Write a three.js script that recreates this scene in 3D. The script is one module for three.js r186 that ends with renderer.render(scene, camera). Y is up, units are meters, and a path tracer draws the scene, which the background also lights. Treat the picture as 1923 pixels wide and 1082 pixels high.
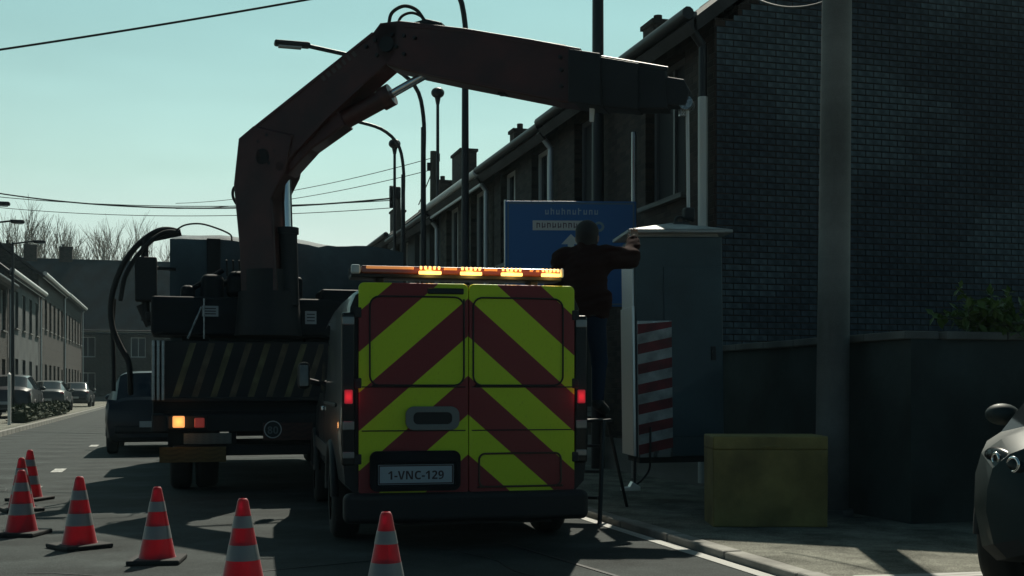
import * as THREE from 'three';
import { RoundedBoxGeometry } from 'three/addons/geometries/RoundedBoxGeometry.js';
import { MarchingCubes } from 'three/addons/objects/MarchingCubes.js';
import { mergeGeometries, toCreasedNormals } from 'three/addons/utils/BufferGeometryUtils.js';

// ---------------------------------------------------------------- camera, sky, sun, exposure
const V = (x, y, z) => new THREE.Vector3(x, y, z);
const PI = Math.PI, R = d => d * PI / 180;
const scene = new THREE.Scene();
const F = 2200, CAMH = 1.2, HORIZON = 730, TH = R(16.01);          // focal length and horizon in pixels of the 1923 x 1082 photo
const camera = new THREE.PerspectiveCamera(2 * Math.atan(541 / F) * 180 / PI, 1923 / 1082, 0.1, 1500);
camera.position.set(0, CAMH, 0);
camera.rotation.y = -TH;                                             // the street runs along -Z, the lens looks to its right
camera.setViewOffset(1923, 1082, 0, -(HORIZON - 541), 1923, 1082);
camera.updateProjectionMatrix();
scene.add(camera);
const renderer = new THREE.WebGLRenderer({ antialias: true });
renderer.setSize(1024, 576);
renderer.toneMapping = THREE.LinearToneMapping;
renderer.toneMappingExposure = 1.0;
renderer.shadowMap.enabled = true;
renderer.shadowMap.type = THREE.PCFSoftShadowMap;

function rng(s) { return () => { s |= 0; s = s + 0x6D2B79F5 | 0; let t = Math.imul(s ^ s >>> 15, 1 | s); t = t + Math.imul(t ^ t >>> 7, 61 | t) ^ t; return ((t ^ t >>> 14) >>> 0) / 4294967296; }; }
const noiseGrid = (() => { const r = rng(5), N = 256, a = new Float32Array(N * N).map(() => r()); return (x, y, per) => { x = ((x % per) + per) % per; y = ((y % per) + per) % per; const xi = Math.floor(x), yi = Math.floor(y), fx = x - xi, fy = y - yi, s = t => t * t * (3 - 2 * t), q = (i, j) => a[(((j % per) * 131 + (i % per) * 17 + per * 7) & 65535) % (N * N) ^ ((i % per) & 255)]; const u = s(fx), v = s(fy); return (q(xi, yi) * (1 - u) + q(xi + 1, yi) * u) * (1 - v) + (q(xi, yi + 1) * (1 - u) + q(xi + 1, yi + 1) * u) * v; }; })();
function fbm(u, v, p0, oct) { let s = 0, w = 0.5, t = 0, p = p0; for (let o = 0; o < oct; o++) { s += w * noiseGrid(u * p, v * p, p); t += w; w *= 0.55; p *= 2; } return s / t; }
const SUN_AZ = R(24), SUN_EL = R(49.5);                                // to the right of the street, high
const SUN = V(Math.sin(SUN_AZ) * Math.cos(SUN_EL), Math.sin(SUN_EL), -Math.cos(SUN_AZ) * Math.cos(SUN_EL));
{ // clear, slightly hazy sky: bright towards the sun, deep away from it
  const W = 1024, H = 512, d = new Float32Array(W * H * 4);
  const mix = (a, b, t) => a + (b - a) * t;
  const zen = [0.012, 0.034, 0.060], hor = [0.98, 1.07, 0.80], mid = [0.385, 0.80, 0.83], back = [0.019, 0.062, 0.104];
  for (let j = 0; j < H; j++) for (let i = 0; i < W; i++) {
    const v = (j + 0.5) / H, u = (i + 0.5) / W, el = (v - 0.5) * PI, a = (u - 0.5) * 2 * PI;
    const x = Math.cos(el) * Math.cos(a), y = Math.sin(el), z = Math.cos(el) * Math.sin(a);
    const ed = Math.max(0, el * 180 / PI);
    const az = Math.atan2(x, -z) - SUN_AZ, ca = Math.pow(0.5 + 0.5 * Math.cos(az), 1.3);
    const glow = Math.exp(-Math.pow(ed / 42, 1.6)), low = Math.exp(-Math.pow(ed / 11, 1.3));
    const g = Math.acos(Math.min(1, x * SUN.x + y * SUN.y + z * SUN.z)) * 180 / PI;
    const au = 0.9 * Math.exp(-g / 9), veil = 1 + 0.30 * (fbm(u * 4 % 1, v * 14 % 1, 8, 5) - 0.5) * Math.min(1, ed / 4) * Math.exp(-ed / 30);
    const k = (i + j * W) * 4;
    for (let c = 0; c < 3; c++) {
      const front = mix(mid[c], hor[c], low), side = mix(back[c] * 0.8, back[c] * 1.5, low);
      d[k + c] = mix(zen[c], mix(side, front, ca), glow) * veil + au * [1, 0.97, 0.85][c];
    }
    d[k + 3] = 1;
  }
  const t = new THREE.DataTexture(d, W, H, THREE.RGBAFormat, THREE.FloatType);
  t.mapping = THREE.EquirectangularReflectionMapping; t.magFilter = t.minFilter = THREE.LinearFilter;
  t.wrapS = THREE.RepeatWrapping; t.needsUpdate = true;
  scene.background = t; scene.environment = t;
}
const sun = new THREE.DirectionalLight(new THREE.Color().setRGB(1.0, 0.95, 0.80), 5);
sun.position.copy(SUN).multiplyScalar(120).add(V(0, 0, -30)); sun.target.position.set(0, 0, -30);
sun.castShadow = true; sun.shadow.mapSize.set(4096, 4096);
Object.assign(sun.shadow.camera, { left: -70, right: 70, top: 90, bottom: -70, near: 1, far: 320 });
scene.add(sun, sun.target);
scene.fog = new THREE.FogExp2(new THREE.Color().setRGB(0.62, 0.85, 0.92), 0.00036);

// ---------------------------------------------------------------- helpers
const CT = Math.cos(TH), ST = Math.sin(TH);
function at(px, py, D) { const xc = (px - 961.5) / F * D; return V(xc * CT + D * ST, CAMH + (HORIZON - py) / F * D, -(D * CT - xc * ST)); }   // measuring aid: photo pixel at a depth -> metres
const used = {};
function numbered(n) { if (!(n in used)) { used[n] = 0; return n; } return n + '_' + String(++used[n]).padStart(3, '0'); }
function shadows(o) { o.castShadow = o.receiveShadow = true; return o; }
function thing(name, label, category, pos = [0, 0, 0], turn = 0, group) {
  const o = new THREE.Group(); o.name = numbered(name); scene.add(o);
  o.position.set(...pos); o.rotation.y = turn;
  o.userData = { label, category }; if (group) o.userData.group = group;
  return o;
}
function ni(g) { const r = g.index ? g.toNonIndexed() : g; for (const k of Object.keys(r.attributes)) if (!['position', 'normal', 'uv'].includes(k)) r.deleteAttribute(k); if (!r.attributes.uv) r.setAttribute('uv', new THREE.BufferAttribute(new Float32Array(r.attributes.position.count * 2), 2)); return r; }
function merge(list) { list = list.flat(); return list.length === 1 ? list[0] : mergeGeometries(list.map(ni)); }
function obj(name, geo, mat, parent = scene) {
  const m = shadows(new THREE.Mesh(Array.isArray(geo) ? merge(geo) : geo, mat));
  m.name = parent === scene ? numbered(name) : name; parent.add(m); return m;
}
function struct(name, geo, mat) { const m = obj(name, geo, mat); m.userData.kind = 'structure'; return m; }
function bx(w, h, d, x = 0, y = 0, z = 0, rx = 0, ry = 0, rz = 0) { const g = new THREE.BoxGeometry(w, h, d); if (rx) g.rotateX(rx); if (ry) g.rotateY(ry); if (rz) g.rotateZ(rz); return g.translate(x, y, z); }
function rb(w, h, d, r, x = 0, y = 0, z = 0, seg = 2) { return new RoundedBoxGeometry(w, h, d, seg, r).translate(x, y, z); }
function bar(a, b, r1, r2 = r1, n = 10) { const d = b.clone().sub(a), g = new THREE.CylinderGeometry(r2, r1, d.length(), n); g.translate(0, d.length() / 2, 0); g.applyQuaternion(new THREE.Quaternion().setFromUnitVectors(V(0, 1, 0), d.normalize())); return g.translate(a.x, a.y, a.z); }
function tube(pts, r, n = 32, rs = 7, closed = false) { return new THREE.TubeGeometry(new THREE.CatmullRomCurve3(pts, closed), n, r, rs, closed); }
function poly(pts, depth, bevel = 0) { const s = new THREE.Shape(pts.map(p => new THREE.Vector2(p[0], p[1]))); return new THREE.ExtrudeGeometry(s, { depth, bevelEnabled: bevel > 0, bevelSize: bevel, bevelThickness: bevel, bevelSegments: 2, curveSegments: 8 }); }
function rrect(x0, y0, x1, y1, r) { const s = new THREE.Shape(); s.moveTo(x0 + r, y0); s.lineTo(x1 - r, y0); s.absarc(x1 - r, y0 + r, r, -PI / 2, 0); s.lineTo(x1, y1 - r); s.absarc(x1 - r, y1 - r, r, 0, PI / 2); s.lineTo(x0 + r, y1); s.absarc(x0 + r, y1 - r, r, PI / 2, PI); s.lineTo(x0, y0 + r); s.absarc(x0 + r, y0 + r, r, PI, 1.5 * PI); return s; }
function planarUV(g, sc = 1) { // uv in metres by the dominant direction of each face
  g = ni(g); const p = g.attributes.position, n = g.attributes.normal, u = new Float32Array(p.count * 2);
  for (let i = 0; i < p.count; i++) { const ax = Math.abs(n.getX(i)), ay = Math.abs(n.getY(i)), az = Math.abs(n.getZ(i)); let a, b; if (ay > ax && ay > az) { a = p.getX(i); b = p.getZ(i); } else if (ax > az) { a = p.getZ(i); b = p.getY(i); } else { a = p.getX(i); b = p.getY(i); } u[2 * i] = a * sc; u[2 * i + 1] = b * sc; }
  g.setAttribute('uv', new THREE.BufferAttribute(u, 2)); return g;
}
function loft(st, key) { // rings of half profiles -> one creased geometry per key
  const out = {}, n = st[0].p.length;
  const put = (k, ...v) => { (out[k] ||= []).push(...v.flat()); };
  for (const sgn of [1, -1]) for (let i = 0; i < st.length - 1; i++) for (let j = 0; j < n - 1; j++) {
    const P = (a, b) => [sgn * st[a].p[b][0], st[a].p[b][1], st[a].z];
    const a = P(i, j), b = P(i, j + 1), c = P(i + 1, j + 1), d = P(i + 1, j), k = key(i, j, sgn);
    sgn > 0 ? put(k, a, c, b, a, d, c) : put(k, a, b, c, a, c, d);
  }
  for (const [i, f] of [[0, 1], [st.length - 1, -1]]) { const s = st[i], cy = (s.p[0][1] + s.p[n - 1][1]) / 2, k = key(i ? i - 1 : 0, -1);
    for (const sgn of [1, -1]) for (let j = 0; j < n - 1; j++) { const a = [sgn * s.p[j][0], s.p[j][1], s.z], b = [sgn * s.p[j + 1][0], s.p[j + 1][1], s.z], c = [0, cy, s.z]; sgn * f > 0 ? put(k, a, b, c) : put(k, b, a, c); } }
  const res = {};
  for (const k in out) { const g = new THREE.BufferGeometry(); g.setAttribute('position', new THREE.Float32BufferAttribute(out[k], 3)); g.computeVertexNormals(); const c = toCreasedNormals(g, R(32)); res[k] = planarUV(c); }
  return res;
}

// ---------------------------------------------------------------- textures
function dataTex(N, fn, srgb) {
  const d = new Uint8Array(N * N * 4);
  for (let j = 0; j < N; j++) for (let i = 0; i < N; i++) { const c = fn(i / N, j / N, i, j), k = 4 * (i + j * N); for (let q = 0; q < 3; q++) d[k + q] = Math.max(0, Math.min(255, 255 * (Array.isArray(c) ? c[q] : c))); d[k + 3] = 255; }
  const t = new THREE.DataTexture(d, N, N); t.wrapS = t.wrapT = THREE.RepeatWrapping; t.magFilter = THREE.LinearFilter; t.minFilter = THREE.LinearMipmapLinearFilter; t.generateMipmaps = true;
  if (srgb) t.colorSpace = THREE.SRGBColorSpace; t.needsUpdate = true; return t;
}
function rep(t, m) { const c = t.clone(); c.repeat.set(1 / m, 1 / m); c.needsUpdate = true; return c; }
const rg = rng(9);
const grain = (() => { const N = 512, r = rng(3); const a = new Float32Array(N * N).map(() => r()); return (i, j) => a[(j & 511) * N + (i & 511)]; })();
const asphaltT = dataTex(512, (u, v, i, j) => { const p = fbm(u, v, 4, 5), g = grain(i, j); return 0.62 + 0.5 * (p - 0.5) + 0.34 * (g - 0.5) + (g > 0.965 ? 0.25 : 0); }, true);
const gritT = dataTex(512, (u, v, i, j) => { const g = grain(i >> 1, j >> 1), q = grain(i + 77, j + 31); return 0.60 + 0.45 * (fbm(u, v, 5, 5) - 0.5) + 0.42 * (g - 0.5) + 0.25 * (q - 0.5); }, true);
const asphaltB = dataTex(512, (u, v, i, j) => 0.5 + 0.5 * (grain(i, j) - 0.5) + 0.4 * (fbm(u, v, 16, 3) - 0.5));
const mottle = dataTex(512, (u, v, i, j) => 0.78 + 0.5 * (fbm(u, v, 3, 6) - 0.5) + 0.10 * (grain(i, j) - 0.5), true);
const mottleB = dataTex(256, (u, v, i, j) => 0.5 + 0.7 * (fbm(u, v, 8, 5) - 0.5) + 0.2 * (grain(i, j) - 0.5));
function brickTexture() { // 0.88 x 0.6 m: 4 bricks by 8 courses
  const NB = 4, NC = 8, tones = Array.from({ length: NB * NC }, () => 0.72 + 0.45 * rg());
  const cell = (u, v) => { const row = Math.floor(v * NC), o = row % 2 ? 0.5 : 0, x = u * NB + o, b = Math.floor(x) % NB, fx = x - Math.floor(x), fy = v * NC - row; const m = fx < 0.045 || fx > 0.955 || fy < 0.13; return [m, tones[row * NB + b]]; };
  return [dataTex(256, (u, v, i, j) => { const [m, t] = cell(u, v); return m ? [0.62, 0.6, 0.56] : [0.66 * t, 0.58 * t, 0.53 * t].map(x => x + 0.12 * (grain(i, j) - 0.5)); }, true),
    dataTex(256, (u, v, i, j) => { const [m] = cell(u, v); return m ? 0.1 : 0.8 + 0.2 * grain(i, j); })];
}
const [brickC, brickB] = brickTexture();
{ for (const t of [brickC, brickB]) t.repeat.set(1 / 0.88, 1 / 0.6); }

// ---------------------------------------------------------------- materials (linear base colours)
const C = (r, g, b) => new THREE.Color().setRGB(r, g, b);
function mat(c, roughness = 0.7, extra = {}) { return new THREE.MeshStandardMaterial({ color: C(...c), roughness, ...extra }); }
function phys(c, roughness, extra = {}) { return new THREE.MeshPhysicalMaterial({ color: C(...c), roughness, ...extra }); }
const mott = (m = 1.5) => ({ map: rep(mottle, m), bumpMap: rep(mottleB, m * 0.4), bumpScale: 0.004 });
const M = {
  asphalt: phys([0.118, 0.140, 0.138], 0.92, { specularIntensity: 0.55, map: rep(asphaltT, 1.7), bumpMap: rep(asphaltB, 0.9), bumpScale: 0.006 }),
  paving: phys([0.52, 0.52, 0.44], 0.92, { specularIntensity: 0.3, map: rep(gritT, 1.0), bumpMap: rep(asphaltB, 0.7), bumpScale: 0.006 }),
  earth: mat([0.07, 0.07, 0.05], 0.95, { map: rep(mottle, 7) }),
  kerb: mat([0.42, 0.41, 0.37], 0.85, mott(0.8)),
  paint: mat([0.62, 0.62, 0.58], 0.7, { map: rep(mottle, 0.6) }),
  brick: mat([0.10, 0.085, 0.08], 0.9, { map: brickC, bumpMap: brickB, bumpScale: 0.008 }),
  brickPale: mat([0.15, 0.16, 0.15], 0.9, { map: brickC, bumpMap: brickB, bumpScale: 0.008 }),
  brickGrey: mat([0.11, 0.125, 0.13], 0.9, { map: brickC, bumpMap: brickB, bumpScale: 0.008 }),
  render: mat([0.11, 0.125, 0.125], 0.9, mott(2.5)),
  mortar: mat([0.06, 0.065, 0.07], 0.95, mott(1.2)),
  roof: mat([0.075, 0.07, 0.07], 0.8, mott(1.1)),
  slate: phys([0.028, 0.048, 0.062], 0.85, { specularIntensity: 0.3, ...mott(2.4) }),
  glass: phys([0.02, 0.025, 0.03], 0.08, { specularIntensity: 0.35 }),
  carGlass: phys([0.012, 0.016, 0.018], 0.04, { clearcoat: 0.6, clearcoatRoughness: 0.03 }),
  pvc: mat([0.62, 0.63, 0.60], 0.45), pvcDark: mat([0.12, 0.12, 0.12], 0.5), door: mat([0.10, 0.08, 0.07], 0.5), zinc: mat([0.45, 0.47, 0.48], 0.45, { metalness: 0.6 }),
  concrete: mat([0.26, 0.26, 0.245], 0.85, mott(1.7)),
  wallDark: mat([0.058, 0.082, 0.082], 0.95, mott(1.4)),
  galv: mat([0.32, 0.33, 0.33], 0.5, { metalness: 0.7, roughnessMap: rep(mottle, 0.5) }),
  darkMetal: mat([0.035, 0.036, 0.038], 0.5, { metalness: 0.4 }),
  black: mat([0.011, 0.013, 0.015], 0.7), rubber: mat([0.02, 0.02, 0.02], 0.85, { bumpMap: rep(mottleB, 0.2), bumpScale: 0.002 }),
  chrome: mat([0.75, 0.76, 0.76], 0.18, { metalness: 1 }), alu: mat([0.72, 0.73, 0.72], 0.32, { metalness: 0.9 }),
  craneRed: phys([0.10, 0.022, 0.018], 0.55, { map: rep(mottle, 0.9), clearcoat: 0.2 }),
  craneDark: mat([0.010, 0.014, 0.019], 0.65, { map: rep(mottle, 0.9) }),
  truckBlue: phys([0.007, 0.013, 0.020], 0.6, { specularIntensity: 0.4, map: rep(mottle, 0.7) }),
  tarp: mat([0.12, 0.19, 0.225], 0.75, { bumpMap: rep(mottleB, 1.2), bumpScale: 0.02, map: rep(mottle, 1.5) }),
  vanPaint: phys([0.008, 0.018, 0.024], 0.35, { specularIntensity: 0.4, clearcoat: 0.55, clearcoatRoughness: 0.04 }),
  lensRed: phys([0.35, 0.012, 0.02], 0.15, { clearcoat: 1 }), lensClear: phys([0.45, 0.47, 0.46], 0.12, { clearcoat: 1 }), lensSmoke: phys([0.012, 0.015, 0.016], 0.25, { clearcoat: 0.15, specularIntensity: 0.3 }),
  white: mat([0.7, 0.71, 0.69], 0.5), sticker: mat([0.36, 0.38, 0.39], 0.6),
  cabinet: phys([0.07, 0.128, 0.15], 0.5, { clearcoat: 0.15, map: rep(mottle, 2.2) }),
  lid: mat([0.74, 0.76, 0.74], 0.4, mott(0.7)),
  signBlue: mat([0.018, 0.14, 0.40], 0.45), amberOff: phys([0.22, 0.05, 0.025], 0.25, { clearcoat: 1 }),
  bark: mat([0.09, 0.085, 0.07], 0.95), twig: mat([0.16, 0.15, 0.12], 0.95),
  leaf: phys([0.10, 0.17, 0.03], 0.6, { side: THREE.DoubleSide, transmission: 0.35, thickness: 0 }),
  hedge: mat([0.03, 0.045, 0.02], 0.9),
  wire: mat([0.02, 0.02, 0.02], 0.7), yellowBin: mat([0.40, 0.34, 0.11], 0.6, mott(0.8)),
};

// ---------------------------------------------------------------- ground, road, pavements
struct('ground', planarUV(new THREE.PlaneGeometry(1600, 1600).rotateX(-PI / 2).translate(0, -0.03, -200)), M.earth);
const KX = 3.70, LX = -4.2;
struct('road', planarUV(new THREE.PlaneGeometry(KX - LX, 130, 8, 60).rotateX(-PI / 2).translate((KX + LX) / 2, 0, -50)), M.asphalt);
const pav = struct('pavement', planarUV(bx(14, 0.2, 90, KX + 0.15 + 7, -0.05, -25)), M.paving);
const pavL = struct('pavement', planarUV(bx(3.2, 0.2, 120, LX - 0.15 - 1.6, 0.02, -60)), M.paving);
{ const g = [0, 1, 2].map(i => planarUV(rb(0.15, 0.25, 0.985, 0.015, 0, 0, 0, 1)));
  for (let i = 0; i < 16; i++) { const m = obj('kerb_stone', g[i % 3], M.kerb, pav); m.position.set(KX + 0.075, -0.070 + 0.003 * (i % 3), -4 - i); }
  const far = obj('kerb_stone', planarUV(bx(0.15, 0.25, 50, KX + 0.075, -0.07, -45)), M.kerb, pav); far.userData.kind = 'stuff';
  const left = obj('kerb_stone', planarUV(bx(0.15, 0.25, 115, LX - 0.075, -0.005, -60)), M.kerb, pavL); left.userData.kind = 'stuff'; }
{ const g = [];
  for (const s of [15, 18.3, 26, 33]) g.push(bx(0.16, 0.003, 0.8, -1.65, 0.0035, -s));
  struct('lane_marking', g, M.paint);
  const w = at(1675, 1078, 7.6); const l = bx(1.3, 0.003, 0.15, 0, 0, 0); l.rotateY(-R(6)); l.translate(4.62, 0.0545, -6.18);
  struct('bay_marking', l, M.paint);
  struct('edge_line', bx(0.10, 0.003, 40, KX - 0.075, 0.0035, -22), M.paint); }
{ const pts = [[-8, 6.5], [0, 8.2]]; struct('tar_seam', [planarUV(bx(0.035, 0.003, 2.4, 2.62, 0.0035, -7.6, 0, R(8)))], M.black); }

{
  struct('road_patch', planarUV(new THREE.PlaneGeometry(1.1, 3.2).rotateX(-PI / 2).translate(-2.6, 0.004, -13.5)), mat([0.095, 0.115, 0.113], 0.9, { map: rep(asphaltT, 1.1), bumpMap: rep(asphaltB, 0.7), bumpScale: 0.006 }));
  const rc = rng(71), cr = []; for (let c = 0; c < 7; c++) { let x = -3.5 + 6.5 * rc(), z = -6 - 14 * rc(), a = rc() * 6; for (let k = 0; k < 14; k++) { a += (rc() - 0.5) * 0.9; const L2 = 0.14 + 0.1 * rc(), q = bx(L2 + 0.01, 0.002, 0.012 + 0.008 * rc(), L2 / 2, 0.0025, 0); q.rotateY(a); q.translate(x, 0, z); cr.push(q); x += Math.cos(a) * L2; z -= Math.sin(a) * L2; if (x > 3.4 || x < -4) break; } } const m2 = struct('tar_seam', cr, M.black); }
// ---------------------------------------------------------------- houses
const windowFrame = (w, h) => { const t = 0.07, d = 0.06; return merge([bx(w, t, d, 0, -h / 2 + t / 2, 0), bx(w, t, d, 0, h / 2 - t / 2, 0), bx(t, h - 2 * t, d, -w / 2 + t / 2, 0, 0), bx(t, h - 2 * t, d, w / 2 - t / 2, 0, 0), bx(0.05, h - 2 * t, d * 0.9, 0, 0, 0)]); };
function house(o) {
  const { x, s0, s1, eave, side, wallM, roofM = M.roof, label, depth = 9, rise = 3.5, trim = M.pvc, cols = 2, floors = 2, fasciaM, chim = [] } = o;
  const w = Math.abs(s1 - s0) - 0.004, turn = side === 'right' ? -PI / 2 : side === 'left' ? PI / 2 : 0;
  const pos = side === 'end' ? [x, 0, -s0] : [x, 0, -(s0 + s1) / 2], W = side === 'end' ? o.width : w;
  const h = thing('terraced_house', label, 'house', pos, turn, 'terraced houses along the street');
  const shape = new THREE.Shape([[-W / 2, 0], [W / 2, 0], [W / 2, eave], [-W / 2, eave]].map(p => new THREE.Vector2(...p)));
  const wins = [], fh = eave / floors;
  let doorX = null;
  for (let f = 0; f < floors; f++) for (let c = 0; c < cols; c++) {
    const cx = -W / 2 + (c + 0.5) * W / cols, isDoor = f === 0 && c === (o.doorCol ?? cols - 1);
    const ww = isDoor ? 1.0 : Math.min(1.25, W / cols * 0.5), hh = isDoor ? 2.3 : 1.75, y0 = isDoor ? 0.15 : f * fh + 0.85;
    const p = new THREE.Path(); p.moveTo(cx - ww / 2, y0); p.lineTo(cx - ww / 2, y0 + hh); p.lineTo(cx + ww / 2, y0 + hh); p.lineTo(cx + ww / 2, y0); p.closePath(); shape.holes.push(p);
    wins.push({ cx, cy: y0 + hh / 2, ww, hh, isDoor });
  }
  const front = new THREE.ExtrudeGeometry(shape, { depth: 0.3, bevelEnabled: false }).translate(0, 0, -0.3);
  const gs = []; const gab = poly([[0.3, 0], [depth, 0], [depth, eave], [depth / 2, eave + rise - 0.12], [0.3, eave + rise * 0.3 / (depth / 2) - 0.12 + 0.05]], 0.25);
  for (const sx of [-1, 1]) { const g = gab.clone(); g.rotateY(PI / 2); g.translate(sx > 0 ? W / 2 - 0.25 : -W / 2, 0, 0); gs.push(g); }
  const back = bx(W - 0.5, eave, 0.25, 0, eave / 2, -depth + 0.125);
  const wall = obj('wall', planarUV(merge([front, ...gs, back])), wallM, h);
  const L = Math.hypot(depth / 2 + 0.25, rise * (depth / 2 + 0.25) / (depth / 2)), ang = Math.atan2(rise, depth / 2);
  const slab = sgn => { const g = bx(W + (o.over || 0), 0.14, L, 0, 0.07, 0); g.rotateX(sgn * ang); const my = eave + rise / 2 - rise * 0.25 / depth, mz = -depth / 2 + sgn * (depth / 4 + 0.125); return g.translate(0, my + 0.0, mz); };
  const roof = obj('roof', planarUV(merge([slab(1), slab(-1), bar(V(-W / 2, eave + rise + 0.1, -depth / 2), V(W / 2, eave + rise + 0.1, -depth / 2), 0.1, 0.1, 8)])), roofM, h);
  for (const [cx, cw, top] of chim) { obj('chimney', [planarUV(bx(cw, top - eave - rise + 1.2, 0.6, cx, (top + eave + rise - 1.2) / 2, -depth / 2)), bx(cw + 0.1, 0.1, 0.7, cx, top + 0.02, -depth / 2), bar(V(cx - cw / 4, top, -depth / 2), V(cx - cw / 4, top + 0.3, -depth / 2), 0.1)], M.brick, roof); }
  obj('fascia', bx(W, o.fh || 0.2, 0.04, 0, eave - 0.05, 0.24), fasciaM || trim, h);
  const gr = side === 'left' ? 0.12 : 0.075, gut = new THREE.CylinderGeometry(gr, gr, W, 10, 1, false, 0, PI * 2).rotateZ(PI / 2).translate(0, eave + 0.03, 0.33);
  obj('gutter', gut, o.gutterM || M.darkMetal, h);
  if (o.splitPipe) { obj('downpipe', bar(V(W / 2 - 0.12, 0.1, 0.09), V(W / 2 - 0.12, o.splitPipe, 0.09), 0.058), o.pipeM, h); obj('upper_pipe', [bar(V(W / 2 - 0.12, o.splitPipe, 0.09), V(W / 2 - 0.12, eave - 0.3, 0.09), 0.05), bar(V(W / 2 - 0.12, eave - 0.3, 0.09), V(W / 2 - 0.12, eave - 0.04, 0.3), 0.05)], M.darkMetal, h); }
  else if (o.pipe !== false) obj('downpipe', [bar(V(W / 2 - 0.15, 0.1, 0.09), V(W / 2 - 0.15, eave - 0.3, 0.09), 0.05), bar(V(W / 2 - 0.15, eave - 0.3, 0.09), V(W / 2 - 0.15, eave - 0.04, 0.3), 0.05)], o.pipeM || M.zinc, h);
  obj('plinth', bx(W, 0.5, 0.03, 0, 0.25, 0.016), M.concrete, h);
  for (const q of wins) {
    if (q.isDoor) {
      const d = obj('door', [rb(q.ww - 0.1, q.hh - 0.06, 0.06, 0.01, q.cx, q.cy, -0.16), bx(0.05, q.hh, 0.08, q.cx - q.ww / 2 + 0.025, q.cy, -0.15), bx(0.05, q.hh, 0.08, q.cx + q.ww / 2 - 0.025, q.cy, -0.15)], o.doorM || M.door, h);
      obj('handle', bar(V(q.cx + 0.32, q.cy - 0.1, -0.11), V(q.cx + 0.32, q.cy + 0.15, -0.11), 0.015), M.chrome, d);
    } else {
      const g = new THREE.Group(); g.name = 'window'; h.add(g); g.position.set(q.cx, q.cy, -0.16);
      obj('frame', windowFrame(q.ww, q.hh), trim, g);
      obj('pane', bx(q.ww - 0.1, q.hh - 0.1, 0.012, 0, 0, -0.012), o.paneM || M.glass, g);
      obj('sill', bx(q.ww + 0.16, 0.06, 0.26, 0, -q.hh / 2 - 0.03, 0.12), M.concrete, g);
    }
  }
  if (side !== 'end') obj('ceiling', bx(W - 0.52, 0.1, depth - 0.6, 0, eave - 0.06, -depth / 2), M.black, h);
  return { h, wall, W };
}
// right-hand row, nearest first
const H1 = house({ x: 6, s0: 12.4, s1: 18.2, eave: 5.5, side: 'right', wallM: M.brick, label: 'tall dark brick end house with a blank gable beside the concrete pole', pipeM: M.pvc, trim: M.pvcDark, paneM: mat([0.018, 0.02, 0.022], 0.85), chim: [], splitPipe: 4.6 });
house({ x: 6.02, s0: 18.2, s1: 22.3, eave: 5.45, side: 'right', wallM: M.brickGrey, label: 'narrow grey house directly behind the blue road sign, next to the brick end house', fasciaM: mat([0.32, 0.22, 0.19], 0.7), fh: 0.26, chim: [[-0.2, 0.25, 9.2]] });
house({ x: 6.0, s0: 22.3, s1: 27, eave: 5.42, side: 'right', wallM: M.brickPale, label: 'pale fronted house with a broad white fascia left of the blue road sign', fasciaM: M.white, gutterM: M.white, fh: 0.36, chim: [[0.2, 0.62, 9.35]] });
house({ x: 6.03, s0: 27, s1: 32.6, eave: 5.3, side: 'right', wallM: M.render, label: 'rendered house behind the near street lamp mast in the right-hand row', cols: 3, chim: [[1, 0.5, 9.2]] });
house({ x: 6.0, s0: 32.6, s1: 38.5, eave: 5.5, side: 'right', wallM: M.brick, label: 'brick house in the middle of the right-hand row, partly behind the dark lorry load', chim: [[0, 0.5, 9.3]] });
house({ x: 6.02, s0: 38.5, s1: 45, eave: 5.35, side: 'right', wallM: M.brickGrey, label: 'grey house with the broad dark chimney stack and thin mast above it', chim: [[-1.5, 1.5, 10.1]] });
house({ x: 6.0, s0: 45, s1: 51.5, eave: 5.5, side: 'right', wallM: M.brickPale, label: 'second to last house of the right-hand row, under the bent utility pole', chim: [[1.5, 0.6, 9.6]] });
house({ x: 6.02, s0: 51.5, s1: 58, eave: 5.4, side: 'right', wallM: M.brick, label: 'last house of the right-hand row, above the right end of the grey lorry load', chim: [[-2.4, 0.9, 9.9]] });
// left-hand row
house({ x: -7.0, s0: 46, s1: 55, eave: 5.6, side: 'left', wallM: M.brickGrey, label: 'nearest dark house at the left edge behind the white post', chim: [[2, 0.7, 10.2]], cols: 3 });
house({ x: -7.2, s0: 55.2, s1: 69, eave: 6.35, side: 'left', gutterM: M.white, fasciaM: M.white, fh: 0.3, wallM: M.render, label: 'lower house with a pale gutter behind the two parked cars at left', chim: [[-3, 0.8, 10.9]], cols: 5 });
house({ x: -7.25, s0: 69, s1: 84, eave: 7.5, side: 'left', gutterM: M.white, fasciaM: M.white, fh: 0.3, wallM: M.brickGrey, label: 'taller house with a long bright gutter in the left-hand row', chim: [[0, 0.8, 12]], cols: 6 });
house({ x: -7.2, s0: 84, s1: 99, eave: 7.5, side: 'left', gutterM: M.white, wallM: M.brickGrey, label: 'farthest house of the left-hand row, against the big slate roof', chim: [[0, 0.8, 11.6]], cols: 6 });
{ const e = house({ x: 1, s0: 108, s1: 109, width: 46, eave: 6.2, side: 'end', wallM: M.brickGrey, roofM: M.slate, depth: 11, rise: 6.6, label: 'long building with a big blue slate roof closing the end of the street', cols: 11, chim: [[-13.6, 1.1, 14.1], [-10.6, 1.1, 14.0], [6, 1.1, 14]] });
  obj('skylight', rb(0.7, 0.06, 0.9, 0.02, -12.6, 9.2, -2.35).rotateX(0), M.zinc, e.h).rotation.x = 0; }

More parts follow.
